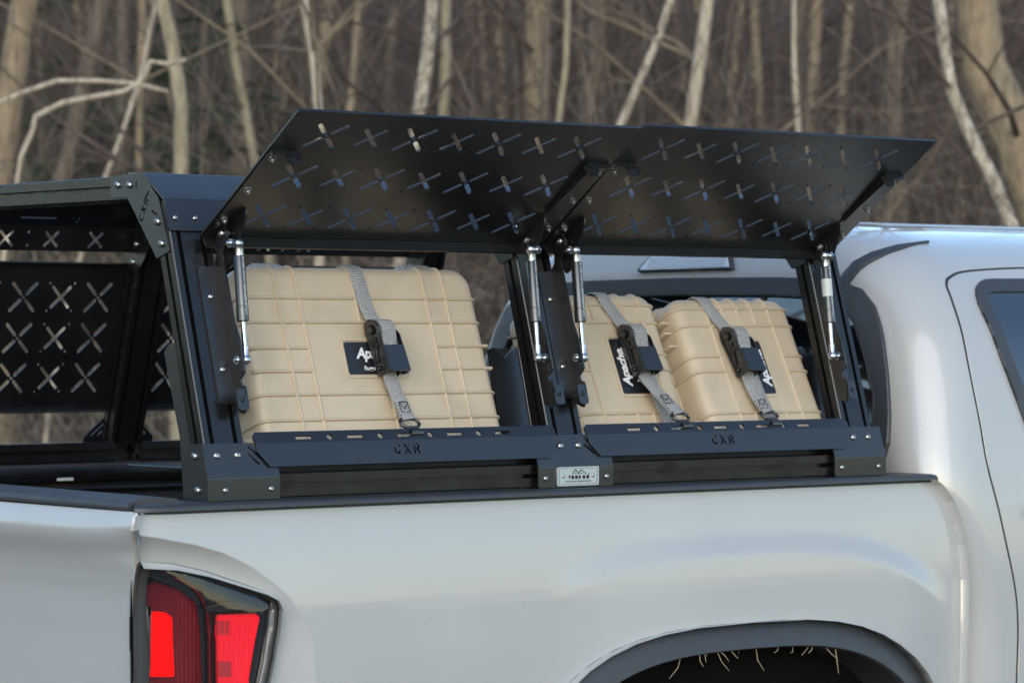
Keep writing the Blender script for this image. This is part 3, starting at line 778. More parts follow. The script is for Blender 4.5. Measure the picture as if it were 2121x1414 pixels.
for Y in (.44, .90):
    p0, p1 = (cabfull(.005)(s_of_Y(min(Y, 2 * YC - Y), t) * (1 if Y < YC else -1), t) for t in (1.375, 1.67))
    band('pane_divider', [p0, (p0 + p1) / 2 , p1], Vector((-1, 0, 0)), .012, .003, 'rubber', rw, flat=True)
# high brake lamp above the window
def bl(poly): return [((s_of_Y(Y, t) if Y < YC else -s_of_Y(2 * YC - Y, t)), t) for Y, t in poly]
frame_p = bl([(.535, 1.7245), (.803, 1.7225), (.770, 1.772), (.555, 1.773)])
hb_ = skin('high_brake_lamp', densify(fillet(frame_p, .004, 3), .02), [], cabfull(.010), .03, 'plastic', truck, rim=.014, sign=1)
skin('brake_lamp_lens', fillet(bl([(.541, 1.7275), (.792, 1.7255), (.764, 1.769), (.560, 1.770)]), .003, 2), [], cabfull(.013), .02, 'brakelens', hb_, rim=.004, sign=1)
for k in range(5):
    t_ = 1.731 + k * .0058
    band('lens_flute', [cabfull(.013)(*bl([(Y, t_)])[0]) for Y in (.552, .6, .66, .72, .768)], Vector((-1, 0, .4)), .0028, .0016, 'brakelens', hb_)
# roof ditch mouldings
def ditch(sg):
    ctr = [(.240, 1.688), (.236, 1.700), (.2190, 1.728), (.200, 1.752), (.185, 1.776), (.170, 1.797)]
    pts = []; nv = []; wd_ = []
    for i, (Y, t) in enumerate(ctr):
        s = s_of_Y(Y, t); pts.append(cabfull(.002)(sg * s, t)); n_ = cabn(s, t); nv.append(Vector((n_.x, n_.y * sg, n_.z))); wd_.append((.027, .027, .026, .022, .015, .004)[i])
    band('roof_moulding', pts, nv, wd_, .003, 'plastic', truck, flat=True)
ditch(1); ditch(-1)
for Y in (.30, .42, .54, .80, .92, 1.04):         # pressed roof ribs
    zt = lambda x: lut([(0, 1.806), (.03, 1.806), (.17, 1.802), (.3, 1.794), (.4, 1.781)], abs(Y - YC)) - .0005
    band('roof_rib', [(1.78 + .12 * i, Y, zt(0)) for i in range(10)], AZ, .03, .004, 'paint', truck)

# ================================================================== THE RACK
rack = thing('bed_rack', (.667, YC, 1.35), 'black aluminium bed rack bolted to the truck bed rails with open side panels', 'bed rack')
XP = (.0185, .667, 1.3155)
KL = .29; LN = Vector((0, -1, KL)).normalized(); LU = Vector((0, KL, 1)).normalized()       # post outward normal / upward axis
def yo(z): return .015 + KL * (z - 1.43)
def lean(X, z, off=0., s=1):
    p = Vector((X, yo(z), z)) + LN * off
    return p if s > 0 else Vector((p.x, 2 * YC - p.y, p.z))
def fl(v, s): return v if s > 0 else Vector((v.x, -v.y, v.z))
SEC_POST = tslot(.070, .036, [-.0205, .0205], [0])
SEC_RAIL = tslot(.036, .036, [0], [0])
for s in (1, -1):
    for X in XP:
        z0, z1 = 1.393, 1.786
        extrusion('post', SEC_POST, lean(X, z0, -.018, s), lean(X, z1, -.018, s), AX, fl(-LN, s) if s > 0 else fl(-LN, s), 'extr', rack)
    # base rail along the bed
    f = (lambda y: y) if s > 0 else (lambda y: 2 * YC - y)
    for a, b in ((.06, .64), (.70, 1.28)):
        extrusion('base_rail', SEC_RAIL, (a, f(.026), 1.3705), (b, f(.026), 1.3705), (0, 1, 0), (0, 0, 1), 'extr', rack)
    span_box('rail_clamp', (.0, min(f(.012), f(.04)), 1.3505), (1.33, max(f(.012), f(.04)), 1.3520), 'coat', rack, bev=.0005)

# ---- feet
pf, plen, pfold = profile([(-.003, 1.3515), (-.003, 1.3835), (.0125, 1.4335)], .006, 5, side=1)
def foot_fn(s):
    def g(u, v, w):
        a, b = pf(v, -w * -1); p = Vector((u, a, b)); return p if s > 0 else Vector((p.x, 2 * YC - p.y, p.z))
    return g
zt_ = plen
def feet(s):
    specs = [(-.0225, .104, -.0225, .062, 'L'), (.595, .749, .632, .703, 'M'), (1.2437, 1.3655, 1.278, 1.3655, 'R')]
    for x0, x1, t0, t1, k in specs:
        vb = .047
        out = [(x0, 0), (x1, 0), (x1, vb), (t1, zt_), (t0, zt_), (x0, vb)] if k == 'M' else ([(x0, 0), (x1, 0), (x1, vb), (t1, zt_), (x0, zt_)] if k == 'L' else [(x0, 0), (x1, 0), (x1, zt_), (t0, zt_), (x0, vb)])
        out = fillet(out, .004, 3)
        holes = []
        if k in 'LM':
            dx, dy = (t1 - x1), (zt_ - vb); L = math.hypot(dx, dy); ux, uy = dx / L, dy / L; mx, my = (x1 + t1) / 2 - .010, (vb + zt_) / 2
            holes += [capsule(mx - .001, my - .001, ux * .019, uy * .019, .0016), capsule(mx - .010, my - .006, ux * .011, uy * .011, .0016)]
        if k in 'RM':
            dx, dy = (t0 - x0), (zt_ - vb); L = math.hypot(dx, dy); ux, uy = dx / L, dy / L; mx, my = (x0 + t0) / 2 + .010, (vb + zt_) / 2
            holes += [capsule(mx + .001, my - .001, ux * .019, uy * .019, .0016), capsule(mx + .010, my - .006, ux * .011, uy * .011, .0016)]
        fd = plate('foot_bracket', out, holes, .0035, foot_fn(s), 'coat', rack, edges=[((x0 - .01, q), (x1 + .01, q)) for q in pfold])
        xc = {'L': XP[0], 'M': XP[1], 'R': XP[2]}[k]
        nl = fl(LN, s)
        for dx in (-.0190, .0170): bolt(fd, lean(xc + dx, 1.4155, .0032, s), nl, .0056)
        for xx in ((x0 + .030, x1 - .016) if k == 'L' else (x0 + .014, x1 - .014) if k == 'M' else (x0 + .016, x1 - .018)):
            bolt(fd, Vector((xx, -.003 if s > 0 else 2 * YC + .003, 1.3665)), Vector((0, -1 if s > 0 else 1, 0)), .0044)
        # return flange round the end of the rack
        if k in 'LR':
            xf = x0 if k == 'L' else x1; d = -1 if k == 'L' else 1
            fly = [(-.002, 1.3515), (.058, 1.3515), (.060, 1.40), (.066, 1.432), (.0135, 1.4335), (-.002, 1.3835)]
            plate('foot_flange', fly, [], .0035, (lambda u, v, w, xf=xf, d=d: (lambda y: Vector((xf + d * (.0004 + w), y if s > 0 else 2 * YC - y, v)))(u)), 'coat', fd)
            for yy, zz in ((.030, 1.4155), (.022, 1.3665)):
                bolt(fd, Vector((xf + d * .0004, yy if s > 0 else 2 * YC - yy, zz)), Vector((d, 0, 0)), .0056)
            # perforated gusset behind the post
            gp_ = fillet([(yo(1.352) + .062, 1.352), (yo(1.352) + .086, 1.352), (yo(1.44) + .070, 1.44), (yo(1.565) + .076, 1.565), (yo(1.578) + .058, 1.578), (yo(1.578) + .036, 1.578), (yo(1.44) + .036, 1.44)], .004, 3)
            hh = [ell(yo(1.362 + .0155 * i) + .073 - .0042 * i, 1.362 + .0155 * i, .0042, .0055, 8) for i in range(5)]
            plate('gusset', gp_, hh, .003, (lambda u, v, w, xf=xf, d=d: Vector((xf - d * .012 + w * d, u if s > 0 else 2 * YC - u, v))), 'coat', fd)
        if k == 'M': MID = fd
    return MID
mid_foot = feet(1); feet(-1)

# ---- maker's plate on the middle foot
def pl_map(u, v, w): return Vector((.674 + u, -.0035 - w, 1.3685 + v))
pw, ph = .043, .0148
mp_ = plate('maker_plate', rrect(-pw, -ph, pw, ph, .003), [], .0018, lambda u, v, w: pl_map(u, v, w + .0018), 'alu', mid_foot)
def ink(name, poly, z=.0022, m='ink'): return plate(name, poly, [], .0003, lambda u, v, w: pl_map(u, v, z + w), m, mp_)
def stroke(a, b, wd): dx, dy = (b[0] - a[0]) / 2, (b[1] - a[1]) / 2; return capsule((a[0] + b[0]) / 2, (a[1] + b[1]) / 2, dx, dy, wd, 1)
for a, b in (((-.0125, .0030), (-.0055, .0105)), ((-.0055, .0105), (.0025, .0030)), ((.0015, .0052), (.0058, .0103)), ((.0058, .0103), (.0168, .0030))): ink('mountain_line', stroke(a, b, .00065))
for cx in (-.0055, .0062): ink('peak_mark', [(cx - .0025, .0032), (cx - .0005, .0052), (cx, .0042), (cx + .0008, .0054), (cx + .0028, .0034), (cx, .0038)])
ink('letter_mark', [(-.0205, .0012), (-.0150, .0012), (-.0178, -.0040)])
for i, cx in enumerate((-.0112, -.0036, .0118, .0196)): ink('letter_mark', ell(cx, -.0015, .0031, .0031, 12))
ink('letter_mark', [(.0010, .0014), (.0030, .0014), (.0056, -.0003), (.0056, -.0028), (.0030, -.0044), (.0010, -.0044)])
ink('pin_mark', stroke((.0212, .0012), (.0230, .0046), .0006))
text('plate_lettering', 'VE VOODOO FABRICATIONS', .0042, lambda x, y, z: pl_map(x, y - .0082, .0023), 'ink', mp_, space=.95)
fr = rrect(-pw + .0035, -ph + .0022, pw - .0035, ph - .0022, .002); fr2 = rrect(-pw + .0040, -ph + .0027, pw - .0040, ph - .0027, .002)
plate('plate_border', fr, [fr2], .0003, lambda u, v, w: pl_map(u, v, .0021 + w), 'ink', mp_)
for sx in (-1, 1): inst('rivet', BOLT, mp_, pl_map(sx * .0305, .0005, .0018), frame_z((0, -1, 0)), .0028)

# ---- lip plates across each bay
lf, llen, lfold = profile([(-.0025, 1.3985), (.0090, 1.4325), (.0185, 1.4485)], .004, 4, side=1)
def lip(s, x0, x1, xc):
    top = llen
    out = fillet([(x0 + .02, 0), (x1 - .02, 0), (x1 - .002, .022), (x1, top - .006), (x1 - .006, top), (x0 + .006, top), (x0, top - .006), (x0 + .002, .022)], .003, 2)
    holes = []; vh = lfold[-1] + .0075
    for k in range(-2, 3): holes.append(rect(xc + k * .0945 - .0150, vh - .0028, xc + k * .0945 + .0150, vh + .0028))
    for k in (-1.5, -.5, .5, 1.5): holes.append(ell(xc + k * .0945, vh, .0052, .0048, 10))
    holes += cxr((xc - .004, .0215), .0165)
    fn = lambda u, v, w: (lambda ab: Vector((u, ab[0] if s > 0 else 2 * YC - ab[0], ab[1])))(lf(v, w))
    return plate('lip_plate', out, holes, .003, fn, 'coat', rack, edges=[((x0 - .01, q), (x1 + .01, q)) for q in lfold])
lip(1, .068, .642, .347); lip(1, .704, 1.290, .997)

# ---- top corner brackets and cross bars
BRK = [(.2628, 1.8284), (.1761, 1.8302), (.1317, 1.7916), (.1021, 1.713), (.137, 1.703), (.2172, 1.7958), (.2628, 1.7958)]
BRB = [(.2418, 1.8145), (.2098, 1.8134), (.1331, 1.7568), (.1228, 1.7243)]
def top_frame(X, d):
    """d=-1: plate on the rear face, +1 on the front face"""
    xf = X + d * .0375
    for s in (1, -1):
        f = (lambda y: y) if s > 0 else (lambda y: 2 * YC - y)
        hl = cxr((.1720, 1.7755), .0125, R(62)) if d < 0 else []
        hl = [[(2 * .1720 - p[0], p[1]) for p in q] for q in hl]
        hl += [capsule(.192, 1.8135, .0001, .006, .0010, 2), capsule(.1625, 1.7975, -.004, .0042, .0019), capsule(.1425, 1.7700, -.006, -.003, .0016)] if d < 0 else []
        b = plate('corner_bracket', fillet(BRK, .003, 2), hl, .0035, lambda u, v, w: Vector((xf + d * w, f(u), v)), 'coat', rack)
        for yy, zz in BRB: bolt(b, Vector((xf + d * .0002, f(yy), zz)), Vector((d, 0, 0)), .0058)
    extrusion('cross_bar', SEC_POST, (X, .188, 1.8095), (X, 2 * YC - .188, 1.8095), (1, 0, 0), (0, 0, 1), 'extr', rack)
top_frame(XP[0], -1); top_frame(XP[1], -1); top_frame(XP[2], -1)

# ---- long upper side plates (folded) with cut-outs
tp = [(yo(1.7435) - .0040, 1.7435), (yo(1.7905) - .0040, 1.7905), (.1735, 1.8305), (.215, 1.8325)]
uf, ulen, ufold = profile(tp, .004, 4, side=1)
def X_cut(cx, cy, h, hw):     # one cross-shaped hole
    o = []
    for a in (45, 135, 225, 315):
        t = R(a); n = Vector((-math.sin(t), math.cos(t))); dv = Vector((math.cos(t), math.sin(t)))
        e = dv * h * 1.414
        o += [tuple(e - n * hw), tuple(e + dv * hw * .6), tuple(e + n * hw)]
        t2 = R(a + 45); o.append((math.cos(t2) * hw * 1.414, math.sin(t2) * hw * 1.414))
    return [(cx + x, cy + y) for x, y in o]
def X_slots(cx, cy, h, hw, gap=.006):
    o = []
    for a in (45, 135, 225, 315):
        t = R(a); dv = Vector((math.cos(t), math.sin(t))); r0, r1 = gap, h * 1.414; m_ = (r0 + r1) / 2; o.append(capsule(cx + dv.x * m_, cy + dv.y * m_, dv.x * (r1 - r0) / 2, dv.y * (r1 - r0) / 2, hw))
    o.append(ell(cx, cy, hw * .9, hw * .9, 8)); return o
def upper_side(s):
    holes = []; vm = .0225
    xs = [.272 + .0945 * k for k in range(9)] if s < 0 else []
    for i, X in enumerate(xs):
        if abs(X - XP[1]) < .055: continue
        holes.append(X_cut(X, vm, .0135, .0030))
        if i % 2 == 0:
            for dy in (-.0125, .0125): holes.append(rect(X - .049 - .0022, vm + dy - .0024, X - .049 + .0022, vm + dy + .0024))
    if s < 0:
        for X in (.42, .90, 1.1): holes.append(capsule(X, .072, .036, 0, .0024))
        for X in (.505, .82): holes += [rect(X - .0022, .070, X + .0022, .0745), rect(X - .0022, .060, X + .0022, .0645)]
    fn = lambda u, v, w: (lambda ab: Vector((u, ab[0] if s > 0 else 2 * YC - ab[0], ab[1])))(uf(v, w))
    o = plate('upper_side_plate', fillet([(-.020, 0), (1.353, 0), (1.353, ulen), (-.020, ulen)], .004, 2), holes, .003, fn, 'coat', rack, edges=[((-.05, q), (1.4, q)) for q in ufold])
    for X in XP:
        for dx in (-.0250, .0100): bolt(o, lean(X + dx, 1.7610, .0042, s), fl(LN, s), .0040)
upper_side(1); upper_side(-1)

# ---- hinged perforated side panels
PITCH = .0795
def pattern(n, u0, rows):
    holes = []
    for j, v in enumerate(rows):
        for i in range(n):
            u = u0 + PITCH * i
            if i % 2 == 0: holes += X_slots(u, v, .0245, .0036, .0085)
            else:
                holes.append(X_cut(u, v, .0190, .0034))
                for sx in (-1, 1):
                    for sy in (-1, 1): holes.append(rect(u + sx * .0262 - .0022, v + sy * .0252 - .0022, u + sx * .0262 + .0022, v + sy * .0252 + .0022))
    return holes
PL = .3045
def panel_frame(X0, ang, hy=.0925, hz=1.7337, s=1, closed=False):
    a = R(ang); ev = Vector((0, -math.cos(a), math.sin(a))); n = Vector((0, -math.sin(a), -math.cos(a)))      # n: face seen from below
    H = Vector((X0, hy, hz))
    def fn(u, v, w):
        p = H + AX * u + ev * v + n * w; return p if s > 0 else Vector((p.x, 2 * YC - p.y, p.z))
    return fn, fl(ev, s), fl(n, s)
def side_panel(X0, W, ang, s=1, hy=.0925, hz=1.7337, hw=True):
    fn, ev, n = panel_frame(X0, ang, hy, hz, s)
    p = plate('side_panel', fillet(rect(0, 0, W, PL), .006, 3), pattern(7, .0805, (.056, .153, .250)), .0032, fn, 'coat', rack, angle=20)
    # returned edges: hinge side and tip
    def strip(nm, poly, mapf, holes=[]): return plate(nm, poly, holes, .003, mapf, 'coat', p)
    strip('hinge_flange', rect(.004, .0005, W - .004, .0185), lambda u, v, w: fn(u, .0005 + w + .003 - .0005, v))
    strip('tip_flange', rect(.0, -.0052, W, -.0034), lambda u, v, w: fn(u, PL - .0012 + w, v))
    if not hw: return p
    # stiffener strips along both ends with tabs and nyloc nuts
    for e in (0, 1):
        U = (lambda u: u) if e == 0 else (lambda u: W - u)
        st = fillet([(U(.003), .004), (U(.003), .214), (U(.047), .214), (U(.047), .050), (U(.040), .004)], .003, 2)
        q = plate('stiffener', st, [], .0022, lambda u, v, w: fn(u, v, .0024 + w), 'coat', p)
        # upstanding edges (thin flanges standing off the sheet)
        if e: plate('stiffener_edge', fillet([(.090, .0024), (.212, .0024), (.212, .0095), (.195, .0115), (.090, .0062)], .002, 2), [], .0025, lambda u, v, w: fn(U(.047) + (w if e == 0 else -w), u, v), 'coat', q)
        plate('stiffener_edge', rect(.004, .0024, .047, .0085), [], .0025, lambda u, v, w: fn(U(u), .2140 + w, v), 'coat', q)
        plate('latch_tab', fillet([(.030, .0024), (.056, .0024), (.056, .0125), (.047, .0230), (.036, .0230), (.030, .0125)], .004, 3), [ell(.0465, .0135, .0026, .0026, 8)], .0028, lambda u, v, w: fn(U(u), .2115 + w, v), 'coat', q)
        # strut tab: standing plate near the hinge
        plate('strut_tab', fillet([(-.012, .0024), (.078, .0024), (.070, .012), (.040, .030), (.004, .050), (-.012, .050)], .006, 3), [], .003, lambda u, v, w: fn(U(.040) + w, u, v), 'coat', q)
        for v in (.0485, .1215, .1965): nut(p, fn(U(.0155), v, .0024), n, .0046)
        bolt(p, fn(U(.030), .016, .026), AX * (-1 if e else 1), .0045)
    return p
side_panel(.027, .6475, 34.6); side_panel(.678, .6520, 35.7)
# far side panels, closed against the posts
def far_panel(X0, W):
    fn = lambda u, v, w: Vector((X0 + u, 2 * YC - (yo(1.448 + v) - .0065 + w * -1), 1.448 + v))
    p = plate('side_panel', fillet(rect(0, 0, W, .272), .006, 3), pattern(7, .0835, (.062, .136, .211)), .0032, fn, 'coat', rack, angle=20)
    plate('panel_edge', rect(0, -.016, W, .0), [], .003, lambda u, v, w: Vector((X0 + u, 2 * YC - (yo(1.448) - .0065 + .004 + (-v)), 1.4478 + w)), 'coat', p)
    plate('panel_edge', rect(0, -.016, W, .0), [], .003, lambda u, v, w: Vector((X0 + u, 2 * YC - (yo(1.718) - .0065 + (-v)), 1.7230 + w)), 'coat', p)
far_panel(.020, .640); far_panel(.674, .640)

# ---- hinge plates on the posts and gas struts
def gas_strut(X, side):
    """side: +1 strut sits on the +X side of its bracket"""
    top = Vector((X, .048, 1.7245)); bot = Vector((X, .0285, 1.5540)); ax = (bot - top); L = ax.length; ax.normalize()
    st = lathe('gas_strut', top + ax * .018, ax, [(0, .0055), (0.0005, .0082), (.002, .0088), (.074, .0088), (.0745, .0082), (.0755, .0082), (.076, .0092), (.096, .0092), (.0975, .0080), (.0975, .0045)], 'cyl', rack, 20)
    lathe('strut_rod', top + ax * .115, ax, [(0, .0038), (L - .115 - .012, .0038)], 'rod', st, 14)
    for p, d in ((top, 1), (bot, -1)):
        lathe('ball_socket', p, ax * d, [(-.0078, 0), (-.0074, .0030), (-.0058, .0056), (-.003, .0074), (0, .0080), (.003, .0074), (.0052, .0060), (.0075, .0052), (.0200, .0052), (.0204, .0048)], 'zinc', st, 16)
        lathe('ball_stud', p, AX * -side, [(.004, .0036), (.0085, .0036), (.0085, .0052), (.0098, .0052)], 'zinc', st, 12)
        lathe('stud_nut', p + AX * -side * .0098, AX * -side, [(0, .0072), (.0006, .0075), (.0058, .0075), (.0064, .0068)], 'zinc', st, 6)
        lathe('stud_end', p + AX * -side * .0158, AX * -side, [(0, .0036), (.0045, .0036), (.005, .0028)], 'zinc', st, 10)
    # printed warning running down the tube
    yv = -ax; r = .00905
    face = Vector((.05, -1, 0)).normalized(); right = yv.cross(face).normalized()
    def tm(x, y, z):
        a = (y) / r * 1.0; c = top + ax * (.018 + .038); return c + yv * x * 1.0 + (face * math.cos(a) + right * math.sin(a)) * (r + .0002)
    text('warning_print', 'CAUTION PRESSURIZED. DO NOT OPEN OR HEAT', .0050, tm, 'print', st, space=.85)
    return st
def hinge_plate(xc, d):
    """bracket on post face; d=+1 towards +X side of post"""
    x0, x1 = xc + d * .001, xc + d * .0330
    lo, hi = min(x0, x1), max(x0, x1)
    H_ = lambda z: (z - 1.43) / LU.z
    fn = lambda u, v, w: Vector((u, .015, 1.43)) + LU * v + LN * (.0035 + w)
    p = plate('hinge_plate', fillet(rect(lo, H_(1.489), hi, H_(1.690)), .006, 3), [], .0032, fn, 'coat', rack)
    # perpendicular flange, notched, from hinge to foot
    def ff(u, v, w): return Vector((x1 + d * w + (.0008 * d), .015, 1.43)) + LU * v + LN * u
    fo = [(.0005, H_(1.482)), (.018, H_(1.470)), (.030, H_(1.492)), (.030, H_(1.508)), (.022, H_(1.512)), (.022, H_(1.520)), (.036, H_(1.528)), (.036, H_(1.572)), (.030, H_(1.60)), (.028, H_(1.700)), (.048, H_(1.722)), (.044, H_(1.742)), (.024, H_(1.742)), (.012, H_(1.700)), (.0005, H_(1.692))]
    hs = [ell(.028, H_(1.5445) - .011 * k + .003, .0026, .0032, 8) for k in range(3)] if False else [ell(.029, H_(1.5410 - .0085 * k + .004), .0022, .0028, 8) for k in range(1, 3)]
    q = plate('hinge_flange', fillet(fo, .003, 2), hs, .0032, ff, 'coat', p)
    # bent latch foot
    plate('latch_foot', fillet(rect(min(0, d * -.019), H_(1.4735), max(0, d * -.019), H_(1.5040)), .005, 3), [], .0026, lambda u, v, w: Vector((x1 + u + d * .0008, .015, 1.43)) + LU * v + LN * (.0300 + w), 'coat', q)
    bolt(q, Vector((x1 - d * .009, .015, 1.43)) + LU * H_(1.489) + LN * .0302, LN, .0034, BOLTK)
    for z in (1.6455, 1.5390): bolt(p, Vector((xc + d * .0155, yo(z), z)) + LN * .0036, LN, .0048)
    inst('hinge_pin', BOLT, p, Vector((x1 + d * -.003, .015, 1.43)) + LU * H_(1.7290) + LN * .036, frame_z((-d, 0, 0)), .0060)
    for zz in (1.7290,): nut(p, Vector((x1 + d * .004, .015, 1.43)) + LU * H_(zz) + LN * .036, AX * d, .0046)
for xc, d in ((XP[0], 1), (XP[1], -1), (XP[1], 1), (XP[2], -1)):
    hinge_plate(xc, d); gas_strut(xc + d * .0465, d)
# sticker on the forward strut
lathe('strut_sticker', Vector((XP[2] - .0465, .048, 1.7245)) + Vector((0, -.0195, -.1705)).normalized() * .040, Vector((0, -.0195, -.1705)), [(0, .0089), (.0001, .00905), (.030, .00905), (.0301, .0089)], 'sticker', rack, 20)

# ---- trays the cases stand on and their wavy end plates
for x0, x1 in ((.070, .640), (.705, 1.29)):
    span_box('lip_gap_shade', (x0 + .003, .0200, 1.3886), (x1 - .003, .0225, 1.4230), 'coat', rack, bev=.001)  # black plate added to keep the gap under the lip as dark as shadow
    t = span_box('tray', (x0, .0300, 1.3887), (x1, .36, 1.3915), 'coat', rack, bev=.001)
def end_plate(xa, xb):
    prof_t = [(0, 0), (0, .222), (.012, .225), (.022, .215), (.031, .208), (.041, .217), (.052, .2235), (.062, .2235), (.062, 0)]
    fn = lambda u, v, w: Vector((xa + (xb - xa) * u / .062, .090 + .26 * v + w, 1.345 + v))
    e = plate('tray_end_plate', fillet(prof_t, .003, 3), [], .003, fn, 'coat', rack)
    plate('end_plate_flange', [(0.018, 0), (.12, 0), (.15, .2235), (.0765, .2235)], [], .003, lambda u, v, w: Vector((xb + w, .072 + u, 1.345 + v)), 'coat', e)
    lathe('rolled_edge', Vector((xb - .001, .088, 1.346)), Vector((0, .26, 1)), [(0, .004), (.230, .004)], 'coat', e, 12)
end_plate(.612, .678); end_plate(1.302, 1.348)

# ================================================================== CASES AND STRAPS
def rounded_box_bm(x0, x1, y0, y1, z0, z1, rc, rf, n=6, back=False):
    """box whose outline corners (in x,y) have radius rc and whose front edge (z1) is rolled with radius rf"""
    bm = bmesh.new(); rings = []
    def outline(ins):
        return rrect(x0 + ins, y0 + ins, x1 - ins, y1 - ins, max(.002, rc - ins * .6), n)
    levels = [(0, z0)] + [(rf * (1 - math.cos(R(90 * k / n))), z1 - rf + rf * math.sin(R(90 * k / n))) for k in range(n + 1)]
    for ins, z in levels: rings.append([bm.verts.new((p[0], p[1], z)) for p in outline(ins)])
    for A, B in zip(rings, rings[1:]):
        k = len(A)
        for j in range(k): bm.faces.new((A[j], A[(j + 1) % k], B[(j + 1) % k], B[j]))
    bm.faces.new(rings[-1]); bm.faces.new(rings[0][::-1]); return bm
def hard_case(lab, O, k, W, H, D, Dl, hr, vr, hshort, vshort, plates, rc=.034, rf=.019, latch_side=None, bumps=(), group=None, cut=.05):
    ey = Vector((0, k, 1)).normalized(); ez = Vector((0, -1, k)).normalized(); O = Vector(O)
    def T(x, y, z): return O + AX * x + ey * y + ez * z
    c = thing('hard_case', O, lab, 'case', group)
    def fin(name, bm, m, parent, ang=40):
        for v in bm.verts: v.co = T(*v.co)
        return from_bm(name, bm, m, parent, ang)
    lid = fin('lid', rounded_box_bm(-W / 2, W / 2, cut, H, -Dl, 0, rc, rf), 'case', c)
    # lid rim, gap, base with its own rim
    fin('lid_rim', rounded_box_bm(-W / 2 - .006, W / 2 + .006, cut - .006, H + .006, -Dl - .006, -Dl + .008, rc + .005, .004, 4), 'case', lid)
    base = fin('base', rounded_box_bm(-W / 2, W / 2, cut, H, -D, -Dl - .011, rc, .008), 'case', c)
    fin('base_rim', rounded_box_bm(-W / 2 - .006, W / 2 + .006, cut - .006, H + .006, -Dl - .021, -Dl - .0085, rc + .005, .004, 4), 'case', base)
    fin('lid_seal', rounded_box_bm(-W / 2 + .003, W / 2 - .003, cut + .003, H - .003, -Dl - .012, -Dl, rc, .002, 3), 'dark', base)
    # ribs: rolled over the edges of the lid
    def hpath(y, xa, xb):
        P = []; N = []
        wl = -W / 2; wr = W / 2
        if xa <= wl + .001:
            P += [(wl, y, -Dl + .006), (wl, y, -rf)]; N += [(-1, 0, 0)] * 2
            for a in (15, 30, 45, 60, 75, 90): t = R(a); P.append((wl + rf * (1 - math.cos(t)), y, -rf + rf * math.sin(t))); N.append((-math.cos(t), 0, math.sin(t)))
        else: P.append((xa, y, 0)); N.append((0, 0, 1))
        if xb >= wr - .001:
            for a in (90, 75, 60, 45, 30, 15, 0): t = R(a); P.append((wr - rf * (1 - math.cos(t)), y, -rf + rf * math.sin(t))); N.append((math.cos(t), 0, math.sin(t)))
            P.append((wr, y, -Dl + .006)); N.append((1, 0, 0))
        else: P.append((xb, y, 0)); N.append((0, 0, 1))
        return P, N
    def vpath(x, ya, yb):
        P = []; N = []
        if ya <= .001:
            P += [(x, cut, -Dl + .006)]; N += [(0, -1, 0)]
            for a in (0, 30, 60, 90): t = R(a); P.append((x, cut + rf * (1 - math.cos(t)), -rf + rf * math.sin(t))); N.append((0, -math.cos(t), math.sin(t)))
        else: P.append((x, ya, 0)); N.append((0, 0, 1))
        if yb >= H - .001:
            for a in (90, 75, 60, 45, 30, 15, 0): t = R(a); P.append((x, H - rf * (1 - math.cos(t)), -rf + rf * math.sin(t))); N.append((0, math.cos(t), math.sin(t)))
            P.append((x, H, -Dl + .006)); N.append((0, 1, 0))
        else: P.append((x, yb, 0)); N.append((0, 0, 1))
        return P, N
    def rib(PN):
        P, N = PN; pts = [T(*p) for p in P]; nv = [AX * n[0] + ey * n[1] + ez * n[2] for n in N]
        band('rib', pts, nv, .0058, .0038, 'case', lid, seg=5)
    for y in hr: rib(hpath(y, -W / 2, W / 2))
    for x in vr: rib(vpath(x, 0, H))
    for y, xa, xb in hshort: rib(hpath(y, xa, xb))
    for x, ya, yb in vshort: rib(vpath(x, ya, yb))
    # label plate with raised border and lettering
    for (lx, ly, lw, lh, lines, rot) in plates:
        bd = rrect(lx - lw / 2 - .004, ly - lh / 2 - .004, lx + lw / 2 + .004, ly + lh / 2 + .004, .007)
        band('label_border', [T(x, y, .0003) for x, y in densify(bd, .02)], ez, .0055, .0024, 'case', lid, closed=True)
        lp = plate('label_plate', rrect(lx - lw / 2, ly - lh / 2, lx + lw / 2, ly + lh / 2, .004), [], .001, lambda u, v, w: T(u, v, .0012 + w), 'label', lid)
        for s, size, ox, oy, sh in lines:
            def tf(x, y, z, ox=ox, oy=oy):
                x, y = x + ox, y + oy
                if rot: x, y = -y, x
                return T(lx + x, ly + y, .0013 + z)
            text('lettering', s, size, tf, 'print', lp, shear=sh, th=.0003, bold=.0009 if size > .02 else .0002, space=.92)
    # moulded guards over hinge and latches along the top edge
    for bx, bw, bh in bumps:
        bm = bmesh.new(); pr = [(-bw / 2 - .014, 0), (-bw / 2, bh), (bw / 2, bh), (bw / 2 + .014, 0)]
        a = [bm.verts.new((bx + x, H - .002 + y, -Dl * .25)) for x, y in pr]; b = [bm.verts.new((bx + x, H - .002 + y, -Dl + .002)) for x, y in pr]
        a[1].co.z = a[2].co.z = -Dl * .55
        bm.faces.new(a); bm.faces.new(b[::-1])
        for j in range(4): bm.faces.new((a[j], a[(j + 1) % 4], b[(j + 1) % 4], b[j]))
        bmesh.ops.bevel(bm, geom=list(bm.edges), offset=.003, segments=2, affect='EDGES'); fin('latch_guard', bm, 'case', lid)
    return c, T, lid, base
